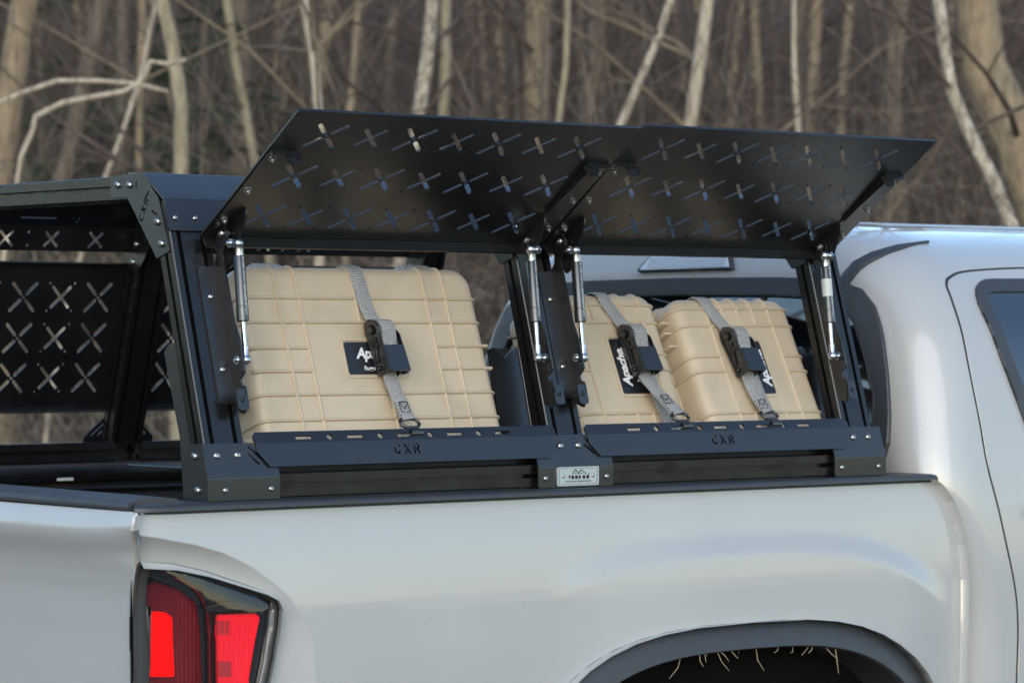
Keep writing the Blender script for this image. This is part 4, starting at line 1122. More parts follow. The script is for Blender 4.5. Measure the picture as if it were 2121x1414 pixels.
# --- large case behind the rear panel
kA = .35
def loc(z, k, y0=.056, z0=1.45): return (0, y0 + k * (z - z0), z)
zA = 1.345
cA, TA, lidA, baseA = hard_case('large tan hard case with wide rib grid and centred black label, alone in its bay', (.345, loc(zA, kA)[1], zA), kA, .458, .374, .17, .075,
    hr=[.125, .165, .280, .319], vr=[-.157, -.118, .125, .164],
    hshort=[(.202, -.2275, -.118), (.239, -.2275, -.118), (.204, .125, .2275), (.241, .125, .2275)],
    vshort=[(-.012, .280, .374), (.014, .319, .374), (.02, .0, .165)],
    plates=[(.005, .222, .112, .052, [('Apache.', .0235, -.001, .007, .25), ('Rugged Mobility', .0098, .002, -.0165, .1)], False)],
    bumps=[(-.138, .044, .019), (.148, .050, .020)])
# corner lugs, latch and hinge leaves of the large case
def cbox(name, T, lo, hi, parent, m='case', bev=.002):
    bm = bmesh.new(); c = [(a + b) / 2 for a, b in zip(lo, hi)]; h = [(b - a) / 2 for a, b in zip(lo, hi)]
    box_bm(bm, c, AX, AY, AZ, *h, bev=min(bev, min(h) * .8), seg=2)
    for v in bm.verts: v.co = T(*v.co)
    return from_bm(name, bm, m, parent, 35)
cbox('hinge_leaf', TA, (-.075, .374, -.10), (-.035, .388, -.072), baseA); cbox('hinge_leaf', TA, (.015, .374, -.10), (.075, .388, -.072), baseA)
for j in range(4): cbox('hinge_knuckle', TA, (.020 + j * .013, .382, -.078), (.028 + j * .013, .392, -.066), baseA)
cbox('carry_handle', TA, (-.05, .03, -.12), (.05, .046, -.10), baseA)
for yy in (.10, .155, .265, .300):
    cbox('side_lug', TA, (.2275, yy, -.088), (.243, yy + .008, -.030), baseA); cbox('side_lug', TA, (-.243, yy, -.088), (-.2275, yy + .008, -.030), baseA)
cbox('side_latch', TA, (.229, .165, -.085), (.240, .235, -.055), baseA); cbox('side_latch', TA, (-.240, .165, -.085), (-.229, .235, -.055), baseA)
inst('latch_pin', BOLT, baseA, TA(-.232, .364, -.050), frame_z((-1, 0, 0)), .005)
# --- two small cases behind the forward panel, stood on end
def small_case(lab, xc, k, plates, y0, W=.250, D=.13):
    z = 1.345
    c, T, lid, base = hard_case(lab, (xc, y0 + k * (z - 1.45), z), k, W, .347, D, .062,
        hr=[.128, .290, .322], vr=[-.066, .078],
        hshort=[(.205, -W / 2, -.066), (.233, -W / 2, -.066), (.205, .078, W / 2), (.233, .078, W / 2)], vshort=[(.005, .0, .128), (.040, .0, .128), (-.030, 0, .128), (-.030, .29, .347), (.005, .29, .347), (.040, .29, .347)],
        plates=plates, rc=.028, rf=.021, bumps=[(.055, .02, .008)], group='small tan cases stood on end')
    # hinge side fins on the left, latches on the right
    for yy in (.100, .122, .262, .286, .305):
        cbox('hinge_fin', T, (-W / 2 - .017, yy, -.100), (-W / 2 + .010, yy + .0045, -.022), base, bev=.0015)
        cbox('hinge_ear', T, (-W / 2 - .0185, yy - .004, -.086), (-W / 2 - .006, yy + .010, -.076), base, bev=.0015)
    cbox('hinge_strip', T, (-W / 2 - .008, .09, -.090), (-W / 2 + .0005, .31, -.066), base, bev=.003)
    for yy in (.075, .090, .235, .262):
        cbox('latch_fin', T, (W / 2 - .010, yy, -.085), (W / 2 + .014, yy + .005, -.028), base, bev=.0015)
    cbox('latch', T, (W / 2 + .0005, .245, -.082), (W / 2 + .011, .300, -.052), base); cbox('latch', T, (W / 2 + .0005, .062, -.082), (W / 2 + .011, .09, -.052), base)
    bm = bmesh.new(); box_bm(bm, (-W / 2 - .0095, .17, -.079), AX, AY, AZ, .001, .036, .005, bev=.0008)
    for v in bm.verts: v.co = T(*v.co)
    from_bm('hinge_pin_clip', bm, 'print', base, 35)
    return c, T
cB, TB = small_case('small tan case stood on end with sideways white lettering showing left of its strap', .875, .45,
    [(.020, .212, .060, .098, [('Apache.', .0230, -.001, .0145, .25), ('2800', .0105, .020, .0012, .2), ('Rugged Mobility', .0092, -.002, -.0105, .1)], True)], .084, .235, .108)
cC, TC = small_case('small tan case stood on end beside the cab with its lettering hidden by a ratchet', 1.143, .50,
    [(.004, .212, .060, .098, [('Apache.', .0230, -.001, -.0185, .25), ('Rugged Mobility', .0092, -.002, .014, .1)], True)], .050, .266)

# --- ratchet straps
def strap(lab, T, x, H, k, tail, x_hook, group, drift=0., hk=(.1083, .0265)):
    ey = Vector((0, k, 1)).normalized(); ez = Vector((0, -1, k)).normalized()
    root = thing('ratchet_strap', T(x, .1, .004), lab, 'strap', group)
    yh, zh_ = hk; zo = zh_ - .012
    yr0, yr1 = .188, .278           # ratchet bottom / top
    wdt = .0255
    def ribbon(name, P, N, w_=wdt, th=.0016, m='web'):
        return band(name, [T(*p) for p in P], [AX * n[0] + ey * n[1] + ez * n[2] for n in N], w_, th, m, root, flat=True)
    z0 = .0042
    rf = .020; dx = drift
    P = [(x - .016 + dx, H + .003, -.14), (x - .014 + dx, H + .004, -.06), (x - .013 + dx, H + .004, -.03)]; N = [(0, 1, 0)] * 3
    for a in (20, 45, 70, 90): t = R(a); P.append((x - .012 + dx, H - rf + (rf + .004) * math.cos(t), -rf + (rf + z0) * math.sin(t))); N.append((0, math.cos(t), math.sin(t)))
    P += [(x - .007 + dx * .5, .302, z0 + .001), (x - .003, yr1 - .004, z0 + .008)]; N += [(0, .0, 1)] * 2
    ribbon('webbing', P, N)
    # lower run from the ratchet to the hook
    zh = .016
    P = [(x + .004, yr0 + .022, .012), (x + .006, yr0 - .01, .010 + zo * .15), (x + .010, .148, .0085 + zo * .55), (x_hook, yh + .006, zh_ - .003)]; ribbon('webbing', P, [(0, 0, 1)] * 4)
    P = [(x + .010, .148, .0110 + zo * .55), (x_hook - .0004, yh + .0065, zh_ - .0005)]; ribbon('webbing_fold', P, [(0, 0, 1)] * 2, wdt - .001)
    # black stitching on the folded end
    sp = []
    for i, (a, b) in enumerate((((-.008, .150), (.008, .150)), ((-.008, .150), (-.008, .133)), ((.008, .150), (.008, .133)), ((-.008, .133), (.008, .133)), ((-.006, .147), (0, .138)), ((0, .138), (.006, .147)))):
        ox = x + .0115
        band('stitching', [T(ox + a[0], a[1] - .006, .0140 + zo * (.55 + (.154 - a[1]) * 10)), T(ox + b[0], b[1] - .006, .0140 + zo * (.55 + (.154 - b[1]) * 10))], ez, .0016, .0004, 'ink', root)
    if tail:
        P = [(x + .016, yr0 + .014, .014), (x + .026, .150, .0075), (x + .036, .110, .0052), (x + .044, .080, .0048), (x + .050, .062, .0048)]
        ribbon('webbing_tail', P, [(.05, 0, 1), (.1, 0, 1), (.05, 0, 1), (0, 0, 1), (0, 0, 1)])
    # ratchet body: two cheek plates, axle with rolled webbing, handle
    ra = Vector((.10, 1, 0)).normalized()
    def TR(u, v, w): return T(x + .002 + u + (v - .22) * -.10, v, w)
    ck = [(yr0, .006), (yr0 + .004, .024), (yr0 + .030, .034), (yr1 - .032, .034), (yr1 - .016, .038), (yr1 - .004, .031), (yr1, .020), (yr1 - .004, .008), (yr1 - .018, .0045), (yr1 - .045, .006)]
    body = None
    for sx in (-.0175, .0175):
        hl = [ell(yr1 - .018, .021, .0042, .0042, 8)] if sx < 0 else []
        pl = plate('ratchet_cheek', fillet(ck, .005, 3), hl, .0022, lambda u, v, w, sx=sx: TR(sx + (w if sx > 0 else -w), u, v), 'cyl', root if body is None else root)
        body = body or pl
    lathe('ratchet_axle', TR(-.0215, yr1 - .018, .021), TR(1, 0, 0) - TR(0, 0, 0), [(0, .0045), (.0015, .0052), (.0415, .0052), (.043, .0045)], 'cyl', root, 14)
    lathe('rolled_webbing', TR(-.0130, yr1 - .019, .021), TR(1, 0, 0) - TR(0, 0, 0), [(0, .006), (.0001, .0165), (.0259, .0165), (.026, .006)], 'web', root, 24)
    P = []; N = []
    for a in range(-10, 100, 12): t = R(a); P.append((x + .0075, yr1 - .019 + .0172 * math.cos(t + .5), .021 + .0172 * math.sin(t + .5))); N.append((0, math.cos(t + .5), math.sin(t + .5)))
    P = [(x + .0045 - (p[1] - .245) * .1 - .002, p[1], p[2]) for p in P]
    P.append((x + .0045, yr1 - .048, .0300)); N.append((0, 0, 1))
    ribbon('rolled_end', P, N, .0262, .0008)
    for yy, ww in ((yr0 + .012, .015), (yr1 - .044, .028)):
        lathe('ratchet_pin', TR(-.0205, yy, ww), TR(1, 0, 0) - TR(0, 0, 0), [(0, .0030), (.041, .0030)], 'cyl', root, 10)
    for sx in (-.0212, .0200):
        bmg = bmesh.new(); lathe_bm(bmg, TR(sx, yr1 - .018, .021), TR(1, 0, 0) - TR(0, 0, 0), [(0, .0075), (.0002, .0085), (.0010, .0085), (.0012, .0070)], 8)
        from_bm('ratchet_gear', bmg, 'extr', root, 30)
    plate('cheek_rib', capsule(.0, .0, .018, .004, .0022), [], .0012, lambda u, v, w: TR(-.0202 - w * -1 - .0004, yr0 + .040 + u, .020 + v), 'extr', root)
    # pawl plate and spring
    plate('pawl_plate', rect(-.0150, yr1 - .054, .0150, yr1 - .047), [], .0015, lambda u, v, w: TR(u, v, .0335 + w), 'cyl', root)
    lathe('spring', TR(-.006, yr1 - .062, .0300), TR(1, 0, 0) - TR(0, 0, 0), [(i * .0012, .0030 + .0008 * (i % 2)) for i in range(11)], 'rod', root, 10)
    # handle: folded plate over the lower half
    hd = plate('ratchet_handle', fillet([(-.0165, yr0 + .001), (.0205, yr0 + .001), (.0205, yr0 + .043), (-.0165, yr0 + .043)], .002, 2), [], .0018, lambda u, v, w: TR(u + .002, v, .0385 + w), 'coat', root)
    plate('handle_side', fillet([(yr0 + .001, .016), (yr0 + .001, .0385), (yr0 + .060, .0375), (yr1 - .016, .030), (yr1 - .016, .020)], .003, 2), [], .0016, lambda u, v, w: TR(.0222 - w * -1, u, v), 'coat', root)
    plate('handle_side', fillet([(yr0 + .001, .016), (yr0 + .001, .0385), (yr0 + .060, .0375), (yr1 - .016, .030), (yr1 - .016, .020)], .003, 2), [], .0016, lambda u, v, w: TR(-.0145 - .0016 - w * -1 + .0008, u, v), 'coat', root)
    bolt(root, TR(-.0200, yr0 + .012, .015), TR(-1, 0, 0) - TR(0, 0, 0), .0042, BOLTK)
    # hook: wire loop and flat claw over the lip plate
    lp = [(x_hook - .0165, .112, .0125), (x_hook - .017, .106, .0150), (x_hook - .010, .100, .0175), (x_hook + .010, .100, .0175), (x_hook + .017, .106, .0150), (x_hook + .0165, .112, .0125), (x_hook + .012, .1165, .0110), (x_hook - .012, .1165, .0110), (x_hook - .0165, .112, .0125)]
    lp = [(p[0], p[1] - .108 + yh, p[2] - .0145 + zh_) for p in lp]
    bm = bmesh.new(); tube_bm(bm, [T(*p) for p in lp], .0030, 8); from_bm('hook_loop', bm, 'cyl', root, 50)
    xb = T(x_hook, 0, 0).x
    claw = [(.0125, 1.4540), (.004, 1.4500), (-.003, 1.4435), (.000, 1.4365), (.011, 1.4335)]
    cf, cl, cfo = profile(claw, .004, 3)
    top_p = T(x_hook, yh - .006, zh_ + .002); claw = [(top_p.y, top_p.z), (top_p.y - .004, top_p.z - .006), (.0135, 1.4460), (.0120, 1.4400), (.020, 1.4385)]
    cf, cl, cfo = profile(claw, .003, 3)
    plate('hook_claw', rect(xb - .0105, 0, xb + .0115, cl), [], .0022, lambda u, v, w: (lambda ab: Vector((u, ab[0], ab[1])))(cf(v, w)), 'cyl', root, edges=[((xb - .02, q), (xb + .02, q)) for q in cfo])
    return root
strap('grey webbing ratchet strap across the large case, without a loose tail', TA, .010, .374, kA, False, .0235, 'ratchet straps over the cases')
strap('grey ratchet strap with loose tail over the case with sideways lettering', TB, .028, .347, .45, True, .0480, 'ratchet straps over the cases', drift=-.012, hk=(.0985, .0517))
strap('grey ratchet strap with loose tail over the small case beside the cab', TC, -.037, .347, .50, True, -.020, 'ratchet straps over the cases', drift=-.012, hk=(.1138, .0206))

# ================================================================== GROUND AND WOODS
VX, VY = .632, .775
def hz(x, y):
    s = x * VX + y * VY; l = x * VY - y * VX
    h = .05 * max(0, s - 7) + .0028 * max(0, s - 12) ** 2
    h = min(h, 16 + .03 * s)
    f = sst(42, 20, abs(l)) if s < 60 else 1.
    ang = math.degrees(math.atan2(abs(l), max(.1, s)))
    f = sst(58, 36, ang)
    return h * f + (.05 * math.sin(x * .9 + 1.3 * math.sin(y * .6)) + .03 * math.sin(y * 1.7 + x)) * sst(5, 9, math.hypot(x - 1, y - .7))
def ground_mat():
    m = bpy.data.materials.new('leaf_litter_and_gravel'); m.use_nodes = True
    n = m.node_tree.nodes; l = m.node_tree.links; b = n['Principled BSDF']; b.inputs['Roughness'].default_value = .95
    tc = n.new('ShaderNodeTexCoord')
    t = n.new('ShaderNodeTexNoise'); t.inputs['Scale'].default_value = 9; t.inputs['Detail'].default_value = 10; t.inputs['Roughness'].default_value = .7; l.new(tc.outputs['Object'], t.inputs['Vector'])
    r = n.new('ShaderNodeValToRGB'); e = r.color_ramp.elements; e[0].position = .3; e[0].color = (.052, .034, .022, 1); e[1].position = .72; e[1].color = (.21, .145, .095, 1); k = e.new(.5); k.color = (.12, .08, .056, 1)
    l.new(t.outputs['Fac'], r.inputs['Fac'])
    v = n.new('ShaderNodeTexVoronoi'); v.inputs['Scale'].default_value = 30; l.new(tc.outputs['Object'], v.inputs['Vector'])
    r2 = n.new('ShaderNodeValToRGB'); e = r2.color_ramp.elements; e[0].color = (.06, .057, .053, 1); e[1].color = (.14, .133, .122, 1); l.new(v.outputs['Color'], r2.inputs['Fac'])
    # gravel lot near the truck, leaf litter in the woods
    d = n.new('ShaderNodeVectorMath'); d.operation = 'DISTANCE'; d.inputs[1].default_value = (.5, -2., 0); l.new(tc.outputs['Object'], d.inputs[0])
    n2 = n.new('ShaderNodeTexNoise'); n2.inputs['Scale'].default_value = .8; l.new(tc.outputs['Object'], n2.inputs['Vector'])
    ad = n.new('ShaderNodeMath'); ad.operation = 'MULTIPLY_ADD'; ad.inputs[1].default_value = 2.; l.new(n2.outputs['Fac'], ad.inputs[0]); l.new(d.outputs['Value'], ad.inputs[2])
    mr = n.new('ShaderNodeMapRange'); mr.inputs['From Min'].default_value = 8; mr.inputs['From Max'].default_value = 9.5; l.new(ad.outputs[0], mr.inputs['Value'])
    mx = n.new('ShaderNodeMixRGB'); l.new(mr.outputs[0], mx.inputs['Fac']); l.new(r2.outputs[0], mx.inputs['Color1']); l.new(r.outputs[0], mx.inputs['Color2'])
    l.new(mx.outputs[0], b.inputs['Base Color'])
    bp = n.new('ShaderNodeBump'); bp.inputs['Strength'].default_value = .6; bp.inputs['Distance'].default_value = .05; l.new(t.outputs['Fac'], bp.inputs['Height']); l.new(bp.outputs[0], b.inputs['Normal'])
    return m
M['ground'] = ground_mat()
def ground():
    vs = []; fs = []
    ax = [-400, -250, -150, -90, -60] + [-40 + i * 2 for i in range(15)] + [-10 + i for i in range(50)] + [42 + 3 * i for i in range(12)] + [85, 110, 150, 220, 320, 420]
    for y in ax:
        for x in ax: vs.append((x, y, hz(x, y)))
    n = len(ax)
    for j in range(n - 1):
        for i in range(n - 1): a = j * n + i; fs.append((a, a + 1, a + n + 1, a + n))
    me = bpy.data.meshes.new('ground'); me.from_pydata(vs, [], fs)
    o = link('ground', me, None, 'ground', 180); setp(o, 'brown leaf litter and gravel ground under the truck and woods', None, None, 'structure'); o['category'] = 'ground'
ground()

rng = random.Random(7)
def wander(p, d, L, n, amp, bend=(0, 0, 0)):
    P = [Vector(p)]; d = Vector(d).normalized(); b = Vector(bend)
    for i in range(n):
        d = (d + Vector((rng.gauss(0, amp), rng.gauss(0, amp), rng.gauss(0, amp))) + b / n).normalized(); P.append(P[-1] + d * L / n)
    return P
def add_branch(bm, p, d, L, r, lvl):
    n = 5 if lvl else 4
    P = wander(p, d, L, n, .16, (0, 0, .25)); rad = [r * (1 - .78 * i / n) for i in range(n + 1)]
    tube_bm(bm, P, rad, 5 if lvl else 4, caps=False)
    if lvl <= 0: return
    for k in range(rng.randint(2, 4)):
        i = rng.randint(1, n - 1); t = (P[i + 1] - P[i]).normalized()
        a = Vector((rng.gauss(0, 1), rng.gauss(0, 1), rng.gauss(0, .6))); dd = (t * .7 + a.normalized() * .75).normalized()
        add_branch(bm, P[i], dd, L * rng.uniform(.35, .65), rad[i] * .55, lvl - 1)
def tree(name, pts, r, bark_, label, group=None, nb=7, lvl=1, top=None, lowb=.6, noise=.6):
    """pts: visible stem from the top down (world); extended to the ground and up to the crown"""
    P = [Vector(p) for p in pts]
    if P[0].z > P[-1].z: P = P[::-1]
    d0 = (P[0] - P[1]) if len(P) > 1 else Vector((0, 0, -1))
    d0 = Vector((d0.x, d0.y, 0)) / max(.1, abs(d0.z)) * .5
    gz = hz(P[0].x, P[0].y); dn = P[0].z - gz
    low = [Vector((P[0].x + d0.x * dn * .6, P[0].y + d0.y * dn * .6, gz - .15)), P[0] + Vector((d0.x, d0.y, -1)) * dn * .45]
    P = low + P
    d = (P[-1] - P[-2]); d = Vector((d.x, d.y, abs(d.z))).normalized(); d = (d + Vector((0, 0, .8))).normalized()
    top = top or rng.uniform(5, 8)
    P += wander(P[-1], d, top, 6, .08, (0, 0, .3))[1:]
    # smooth and roughen
    Q = []
    for a, b in zip(P, P[1:]):
        k = max(1, int((b - a).length / .35))
        for i in range(k): Q.append(a.lerp(b, i / k))
    Q.append(P[-1])
    for _ in range(2): Q = [Q[0]] + [(Q[i - 1] + Q[i] * 2 + Q[i + 1]) / 4 for i in range(1, len(Q) - 1)] + [Q[-1]]
    wf_, wp = rng.uniform(1.6, 3.2), rng.uniform(0, 6.28)
    Q = [q + Vector((VY, -VX, 0)) * (min(.05, .010 + r * .5) * math.sin(wf_ * q.z + wp)) for q in Q]
    Q = [q + Vector((rng.gauss(0, r * .16 * noise), rng.gauss(0, r * .16 * noise), 0)) for q in Q]
    hv = [q.z - Q[0].z for q in Q]; rad = [r * (1.12 - .85 * max(0, min(1, (h / hv[-1]))) ** 1.2) * rng.uniform(.94, 1.06) + (r * .5 * math.exp(-h / .25)) for h in hv]
    root = thing(name, (Q[0].x, Q[0].y, gz), label, 'tree', group)
    bm = bmesh.new(); tube_bm(bm, Q, rad, 10, caps=False); from_bm('trunk', bm, bark_, root, 180, recalc=False)
    bm = bmesh.new()
    for k in range(nb):
        cand = [i for i in range(1, len(Q) - 1) if hv[i] > lowb]
        if k % 2 == 0: cand = [i for i in cand if hv[i] < 3.2] or cand
        i = rng.choice(cand); a = rng.uniform(0, 2 * math.pi)
        add_branch(bm, Q[i], Vector((math.cos(a), math.sin(a), rng.uniform(.2, .9))), rng.uniform(.9, 2.4), min(.016, max(.005, rad[i] * .36)), lvl)
    from_bm('crown', bm, {'bark_brown': 'twig', 'bark_tan': 'twig', 'bark_yel': 'twig', 'bark_pale': 'twig2', 'bark_birch': 'twig'}[bark_], root, 180, recalc=False)
    return root
TREES = [
 ('a', .072, [(5.35, 9.62, 3.18), (5.32, 9.64, 2.65), (5.29, 9.66, 2.21)], 'bark_tan', 'thick tan trunk rising behind the crooked fallen branch'),
 ('b', .053, [(6.43, 10.67, 3.34), (6.36, 10.73, 2.83), (6.31, 10.77, 2.37)], 'bark_brown', 'dull brown trunk leaning behind the crooked fallen branch'),
 ('c', .028, [(4.21, 6.68, 2.88), (4.25, 6.64, 2.75), (4.27, 6.62, 2.50), (4.28, 6.62, 2.21)], 'bark_yel', 'pale yellowish sapling with kinked stem behind the rack corner'),
 ('d', .019, [(6.11, 9.64, 3.23), (6.07, 9.68, 2.76), (6.05, 9.69, 2.40)], 'bark_tan', 'thin grey tan stem beside the kinked yellowish sapling'),
 ('e', .011, [(4.75, 7.52, 2.90), (4.71, 7.56, 2.58), (4.65, 7.60, 2.39), (4.59, 7.65, 2.25)], 'bark_pale', 'very thin pale slanting stem above the rack cross bar'),
 ('f', .088, [(8.20, 11.81, 3.54), (8.17, 11.84, 3.03), (8.12, 11.87, 2.56)], 'bark_brown', 'wide dim brown trunk behind the raised panel corner'),
 ('g', .022, [(5.55, 8.17, 3.08), (5.59, 8.13, 2.84), (5.64, 8.09, 2.58), (5.67, 8.06, 2.37)], 'bark_yel', 'slanting yellowish stem in front of the wide dim brown trunk'),
 ('h', .021, [(4.96, 6.71, 2.93), (4.97, 6.70, 2.71), (4.98, 6.69, 2.49)], 'bark_pale', 'straight whitish slender trunk standing above the raised rear panel'),
 ('i', .019, [(6.90, 9.00, 3.23), (6.89, 9.01, 2.95), (6.88, 9.02, 2.69)], 'bark_tan', 'slender tan stem beside the straight whitish trunk'),
 ('j', .033, [(5.96, 7.19, 3.03), (5.93, 7.21, 2.80), (5.90, 7.23, 2.54)], 'bark_birch', 'mottled white and dark trunk behind the raised rear panel'),
 ('k', .027, [(6.63, 7.93, 3.13), (6.62, 7.94, 2.86), (6.59, 7.96, 2.61)], 'bark_yel', 'forked yellowish trunk next to the mottled trunk'),
 ('l', .075, [(10.16, 11.50, 3.64), (10.12, 11.53, 3.29), (10.09, 11.56, 2.94)], 'bark_tan', 'broad blurred tan trunk deep in the woods'),
 ('m', .015, [(6.41, 6.82, 3.03), (6.42, 6.81, 2.72), (6.39, 6.84, 2.53)], 'bark_yel', 'thin bent yellow sapling beside the broad blurred trunk'),
 ('n', .019, [(5.77, 5.40, 2.88), (5.73, 5.44, 2.71), (5.67, 5.48, 2.54), (5.60, 5.54, 2.39)], 'bark_birch', 'strongly slanting pale birch stem above the panel joint'),
 ('o', .034, [(7.55, 7.18, 3.13), (7.52, 7.20, 2.84), (7.49, 7.23, 2.55)], 'bark_pale', 'pale straight trunk leaning slightly above the forward panel'),
 ('p', .013, [(7.18, 6.19, 3.03), (7.18, 6.19, 2.76), (7.18, 6.18, 2.47)], 'bark_pale', 'thin upright grey stem above the forward panel'),
 ('q', .043, [(12.88, 11.86, 3.85), (12.87, 11.87, 3.39), (12.86, 11.88, 2.96)], 'bark_tan', None),
 ('r', .063, [(12.60, 10.80, 3.75), (12.60, 10.81, 3.12), (12.57, 10.83, 2.49)], 'bark_brown', 'dim brown trunk behind the bent mottled trunk by the cab roof'),
 ('s', .026, [(5.81, 4.08, 2.77), (5.81, 4.08, 2.57), (5.83, 4.07, 2.46), (5.87, 4.03, 2.31), (5.95, 3.97, 2.16), (6.04, 3.89, 1.98)], 'bark_birch', 'bent mottled mossy trunk slanting down behind the cab roof'),
 ('t', .106, [(7.43, 5.34, 2.98), (7.48, 5.30, 2.68), (7.55, 5.24, 2.37), (7.61, 5.19, 2.11)], 'bark_tan', 'thickest tan trunk with lit bark behind the cab roof'),
 ('u', .039, [(12.49, 14.77, 4.05), (12.48, 14.78, 3.23)], 'bark_tan', None), ('v', .037, [(12.46, 16.08, 4.16), (12.46, 16.08, 3.30)], 'bark_brown', None),
 ('w', .036, [(14.49, 13.14, 4.05), (14.45, 13.17, 3.05)], 'bark_tan', None), ('x', .031, [(13.24, 12.86, 3.95), (13.27, 12.84, 3.03)], 'bark_tan', None),
 ('y', .039, [(14.35, 15.83, 4.26), (14.40, 15.79, 3.33)], 'bark_brown', None), ('z', .047, [(11.24, 15.78, 4.05), (11.27, 15.76, 3.27)], 'bark_brown', None)]
GL = {'bark_tan': 'bare tan trunk standing deep in the brown woods', 'bark_brown': 'bare dark brown trunk standing deep in the woods'}; GRP = 'bare trees in the woods behind the truck'
for key, r, pts, bk, lab in TREES:
    tree('bare_tree', pts, r, bk, lab or GL[bk], GRP, nb=12 if r > .02 else 8, lvl=2)
def in_front(x, y): return x * VX + y * VY
# more trunks through the depth of the wood
CX_, CY_ = -2.6244, -3.8849
for i in range(80):
    d = rng.uniform(17, 46); lat = rng.uniform(-.26, .26) * d * 1.1
    bk = rng.choice(['bark_tan', 'bark_brown', 'bark_brown', 'bark_brown', 'bark_tan']); x = CX_ + VX * d + VY * lat; y = CY_ + VY * d - VX * lat; g = hz(x, y); lx = rng.gauss(0, .12); ly = rng.gauss(0, .12)
    tree('bare_tree', [(x + lx * 2, y + ly * 2, g + 3.6), (x + lx, y + ly, g + 1.6)], rng.uniform(.014, .055) * (d / 26) ** .5, bk, GL[bk], GRP, nb=9, lvl=1, top=rng.uniform(5, 9))
for i in range(70):
    d = rng.uniform(15, 42); lat = rng.choice((-1, 1)) * rng.uniform(.26, .85) * d
    bk = rng.choice(['bark_tan', 'bark_brown', 'bark_pale']); x = CX_ + VX * d + VY * lat; y = CY_ + VY * d - VX * lat; g = hz(x, y); lx = rng.gauss(0, .12); ly = rng.gauss(0, .12)
    if math.hypot(x - 1.5, y - .7) < 6: continue
    tree('bare_tree', [(x + lx * 2, y + ly * 2, g + 3.6), (x + lx, y + ly, g + 1.6)], rng.uniform(.02, .09), bk, 'bare tree further along the same wood edge', 'trees further along the wood edge', nb=8, lvl=1, top=rng.uniform(5, 9))
# trees off to the far rear side (seen in the back window's reflection)
for i in range(17):
    a = R(rng.uniform(104, 158)); d = rng.uniform(22, 46); x = d * math.cos(a); y = d * math.sin(a)
    lx = rng.gauss(0, .1); ly = rng.gauss(0, .1)
    tree('bare_tree', [(x + lx * 2, y + ly * 2, 3.4), (x + lx, y + ly, 1.5)], rng.uniform(.05, .12), 'bark_brown', 'bare branching tree at the wood edge off to the rear of the truck', 'trees off to the rear of the truck', nb=16, lvl=2, top=rng.uniform(3.5, 6.5))
# crooked pale branches hanging across the left of the wood
def limb(pts, r, lab):
    P = [Vector(p) for p in pts]; Q = []
    for a, b in zip(P, P[1:]): Q += [a, a.lerp(b, .5)]
    Q.append(P[-1])
    bm = bmesh.new(); tube_bm(bm, Q, [r * (1 - .45 * abs(i / len(Q) - .4)) for i in range(len(Q))], 8); o = from_bm('crooked_branch', bm, 'bark_pale', None, 180)
    setp(o, lab, 'branch')
limb([(3.40, 6.95, 1.9), (3.45, 6.90, 2.30), (3.59, 6.79, 2.46), (3.67, 6.73, 2.50), (3.76, 6.65, 2.54), (3.88, 6.56, 2.54), (3.99, 6.47, 2.53), (4.08, 6.39, 2.50), (4.24, 6.60, 2.42)], .010, 'arching pale branch above the zigzag one')
limb([(3.30, 6.5, 1.2), (3.40, 6.42, 1.9), (3.45, 6.39, 2.24), (3.48, 6.36, 2.33), (3.49, 6.36, 2.38), (3.57, 6.30, 2.43), (3.65, 6.23, 2.45), (3.74, 6.16, 2.47), (3.78, 6.12, 2.50), (3.80, 6.10, 2.54), (3.81, 6.09, 2.58), (3.86, 6.06, 2.57), (3.91, 6.01, 2.585)], .0108, 'zigzag pale broken branch in front of the tan trunks')
# undergrowth: thin stems and twigs nobody could count
def brush(name, n, d0, d1, hmin, hmax, rr, m, lab, spread=.24, tilt=.25, org=None):
    bm = bmesh.new()
    for i in range(n):
        d = math.sqrt(rng.uniform(d0 * d0, d1 * d1)); lat = rng.uniform(-spread, spread) * d * 1.15
        x = CX_ + VX * d + VY * lat; y = CY_ + VY * d - VX * lat
        if org: a = R(rng.uniform(*org)); x = d * math.cos(a); y = d * math.sin(a)
        g = hz(x, y)
        L = rng.uniform(hmin, hmax); P = wander((x, y, g - .05), (rng.gauss(0, tilt), rng.gauss(0, tilt), 1), L, 5, .20); r = rng.uniform(*rr) * (d / 16) ** .5
        tube_bm(bm, P, [r * (1 - .7 * k / 5) for k in range(6)], 3, caps=False)
        for q in range(2):
            k = rng.randint(1, 4); a = rng.uniform(0, 6.28)
            tube_bm(bm, wander(P[k], (math.cos(a), math.sin(a), rng.uniform(-.1, .8)), L * rng.uniform(.2, .5), 3, .2), [r * .6, r * .5, r * .4, r * .2], 3, caps=False)
    o = from_bm(name, bm, m, None, 180, recalc=False); setp(o, lab, 'undergrowth', None, 'stuff')
brush('undergrowth', 1100, 13, 26, .8, 3.4, (.002, .006), 'twig2', 'tan leafless stems crowding the woods behind the truck')
brush('undergrowth', 5200, 18, 50, 1.0, 5.0, (.005, .013), 'twig', 'brown leafless thicket filling the depth of the woods')
brush('undergrowth', 2600, 12.5, 26, .8, 3.0, (.002, .006), 'twig', 'arching brown twigs tangled across the woods', tilt=.9)
brush('undergrowth', 3200, 13, 24, .6, 2.4, (.0012, .003), 'twig', 'fine dark twigs between the trunks', tilt=.7)
brush('undergrowth', 1000, 13, 26, .7, 2.6, (.0018, .004), 'twig3', 'fine pale twigs catching the light in the woods', tilt=.9)
brush('undergrowth', 2600, 10, 26, 1.2, 4.4, (.006, .014), 'twig', 'brown thicket along the wood edge off to the rear of the truck', org=(100, 165))
brush('undergrowth', 2600, 13, 46, 1.0, 4.2, (.004, .011), 'twig', 'brown brush spreading along the wood edge', spread=.8)
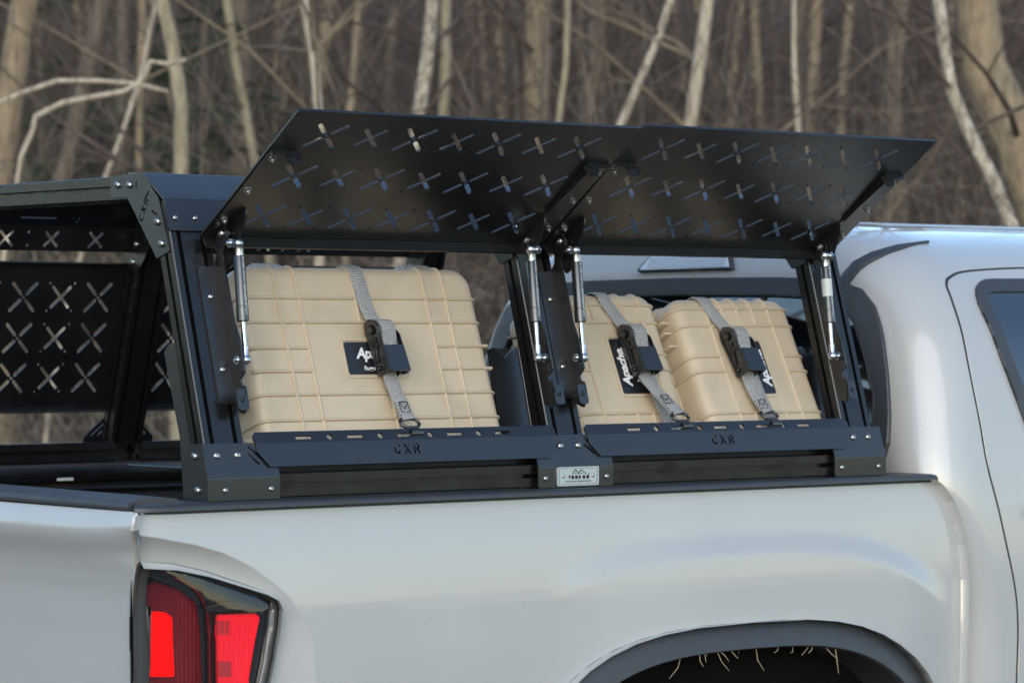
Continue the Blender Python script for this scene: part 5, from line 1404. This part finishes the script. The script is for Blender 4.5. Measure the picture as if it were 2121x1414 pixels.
brush('undergrowth', 800, 11.5, 17, 1.2, 3.4, (.0015, .0034), 'twig3', 'thin pale saplings and shoots at the front of the woods', tilt=.45)
brush('dry_grass', 2200, 11.5, 22, .15, .6, (.002, .004), 'straw', 'dry tan grass on the wood floor', tilt=.5)
# dim evergreen boughs among the trees on the left
def evergreen(x, y, h, lab):
    g = hz(x, y); root = thing('evergreen_tree', (x, y, g), lab, 'tree', 'dim evergreens in the woods')
    bm = bmesh.new(); tube_bm(bm, wander((x, y, g - .1), (0, 0, 1), h, 6, .02), [.07 * (1 - .13 * i) for i in range(7)], 8, caps=False); from_bm('trunk', bm, 'bark_brown', root, 180, recalc=False)
    bm = bmesh.new()
    for k in range(70):
        z = rng.uniform(.4, h * .98); a = rng.uniform(0, 6.28); L = (1 - z / h) * 1.5 + .25
        P = wander((x, y, g + z), (math.cos(a), math.sin(a), .05), L, 5, .06, (0, 0, -.5))
        for j in range(34):
            t = rng.uniform(.15, 1) * 4.99; i = int(t); p = P[i].lerp(P[i + 1], t - i); dv = Vector((rng.gauss(0, 1), rng.gauss(0, 1), rng.gauss(-.2, .5))).normalized() * rng.uniform(.07, .16); n_ = dv.cross(Vector((rng.gauss(0, 1), rng.gauss(0, 1), rng.gauss(0, 1)))).normalized() * .012
            vs = [bm.verts.new(p - n_), bm.verts.new(p + n_), bm.verts.new(p + dv)]; bm.faces.new(vs)
    from_bm('crown', bm, 'needle', root, None, recalc=False)
evergreen(7.07, 11.43, 4.8, 'dark evergreen in the shade behind the tan trunks'); evergreen(6.88, 10.3, 3.1, 'low dark evergreen behind the kinked yellowish sapling')
# straws caught behind the arch trim's inner lip
bm = bmesh.new()
for i in range(15):
    t = math.pi * rng.uniform(.44, .60); c, q = math.cos(t), math.sin(t)
    X = .995 - .495 * .906 * math.copysign(abs(c) ** (2 / 3.), c); z = .66 + .464 * .906 * abs(q) ** (2 / 3.)
    y = Ys(.995 - .495 * math.copysign(abs(c) ** (2 / 3.), c), .66 + .464 * abs(q) ** (2 / 3.)) - rng.uniform(-.004, .010); L = rng.uniform(.010, .042); a = rng.gauss(0, .7)
    p1 = Vector((X + math.sin(a) * L * .5, y - .003, z - math.cos(a) * L * .5)); p2 = p1 + Vector((math.sin(a + rng.gauss(0, .7)), 0, -math.cos(a + rng.gauss(0, .7)))) * L * .5
    tube_bm(bm, [(X, y, z + .003), p1, p2], [.0008, .0007, .0004], 4)
o = from_bm('caught_straw', bm, 'straw', None, 60); setp(o, 'bits of dry straw caught under the black wheel arch trim', 'straw', None, 'stuff')
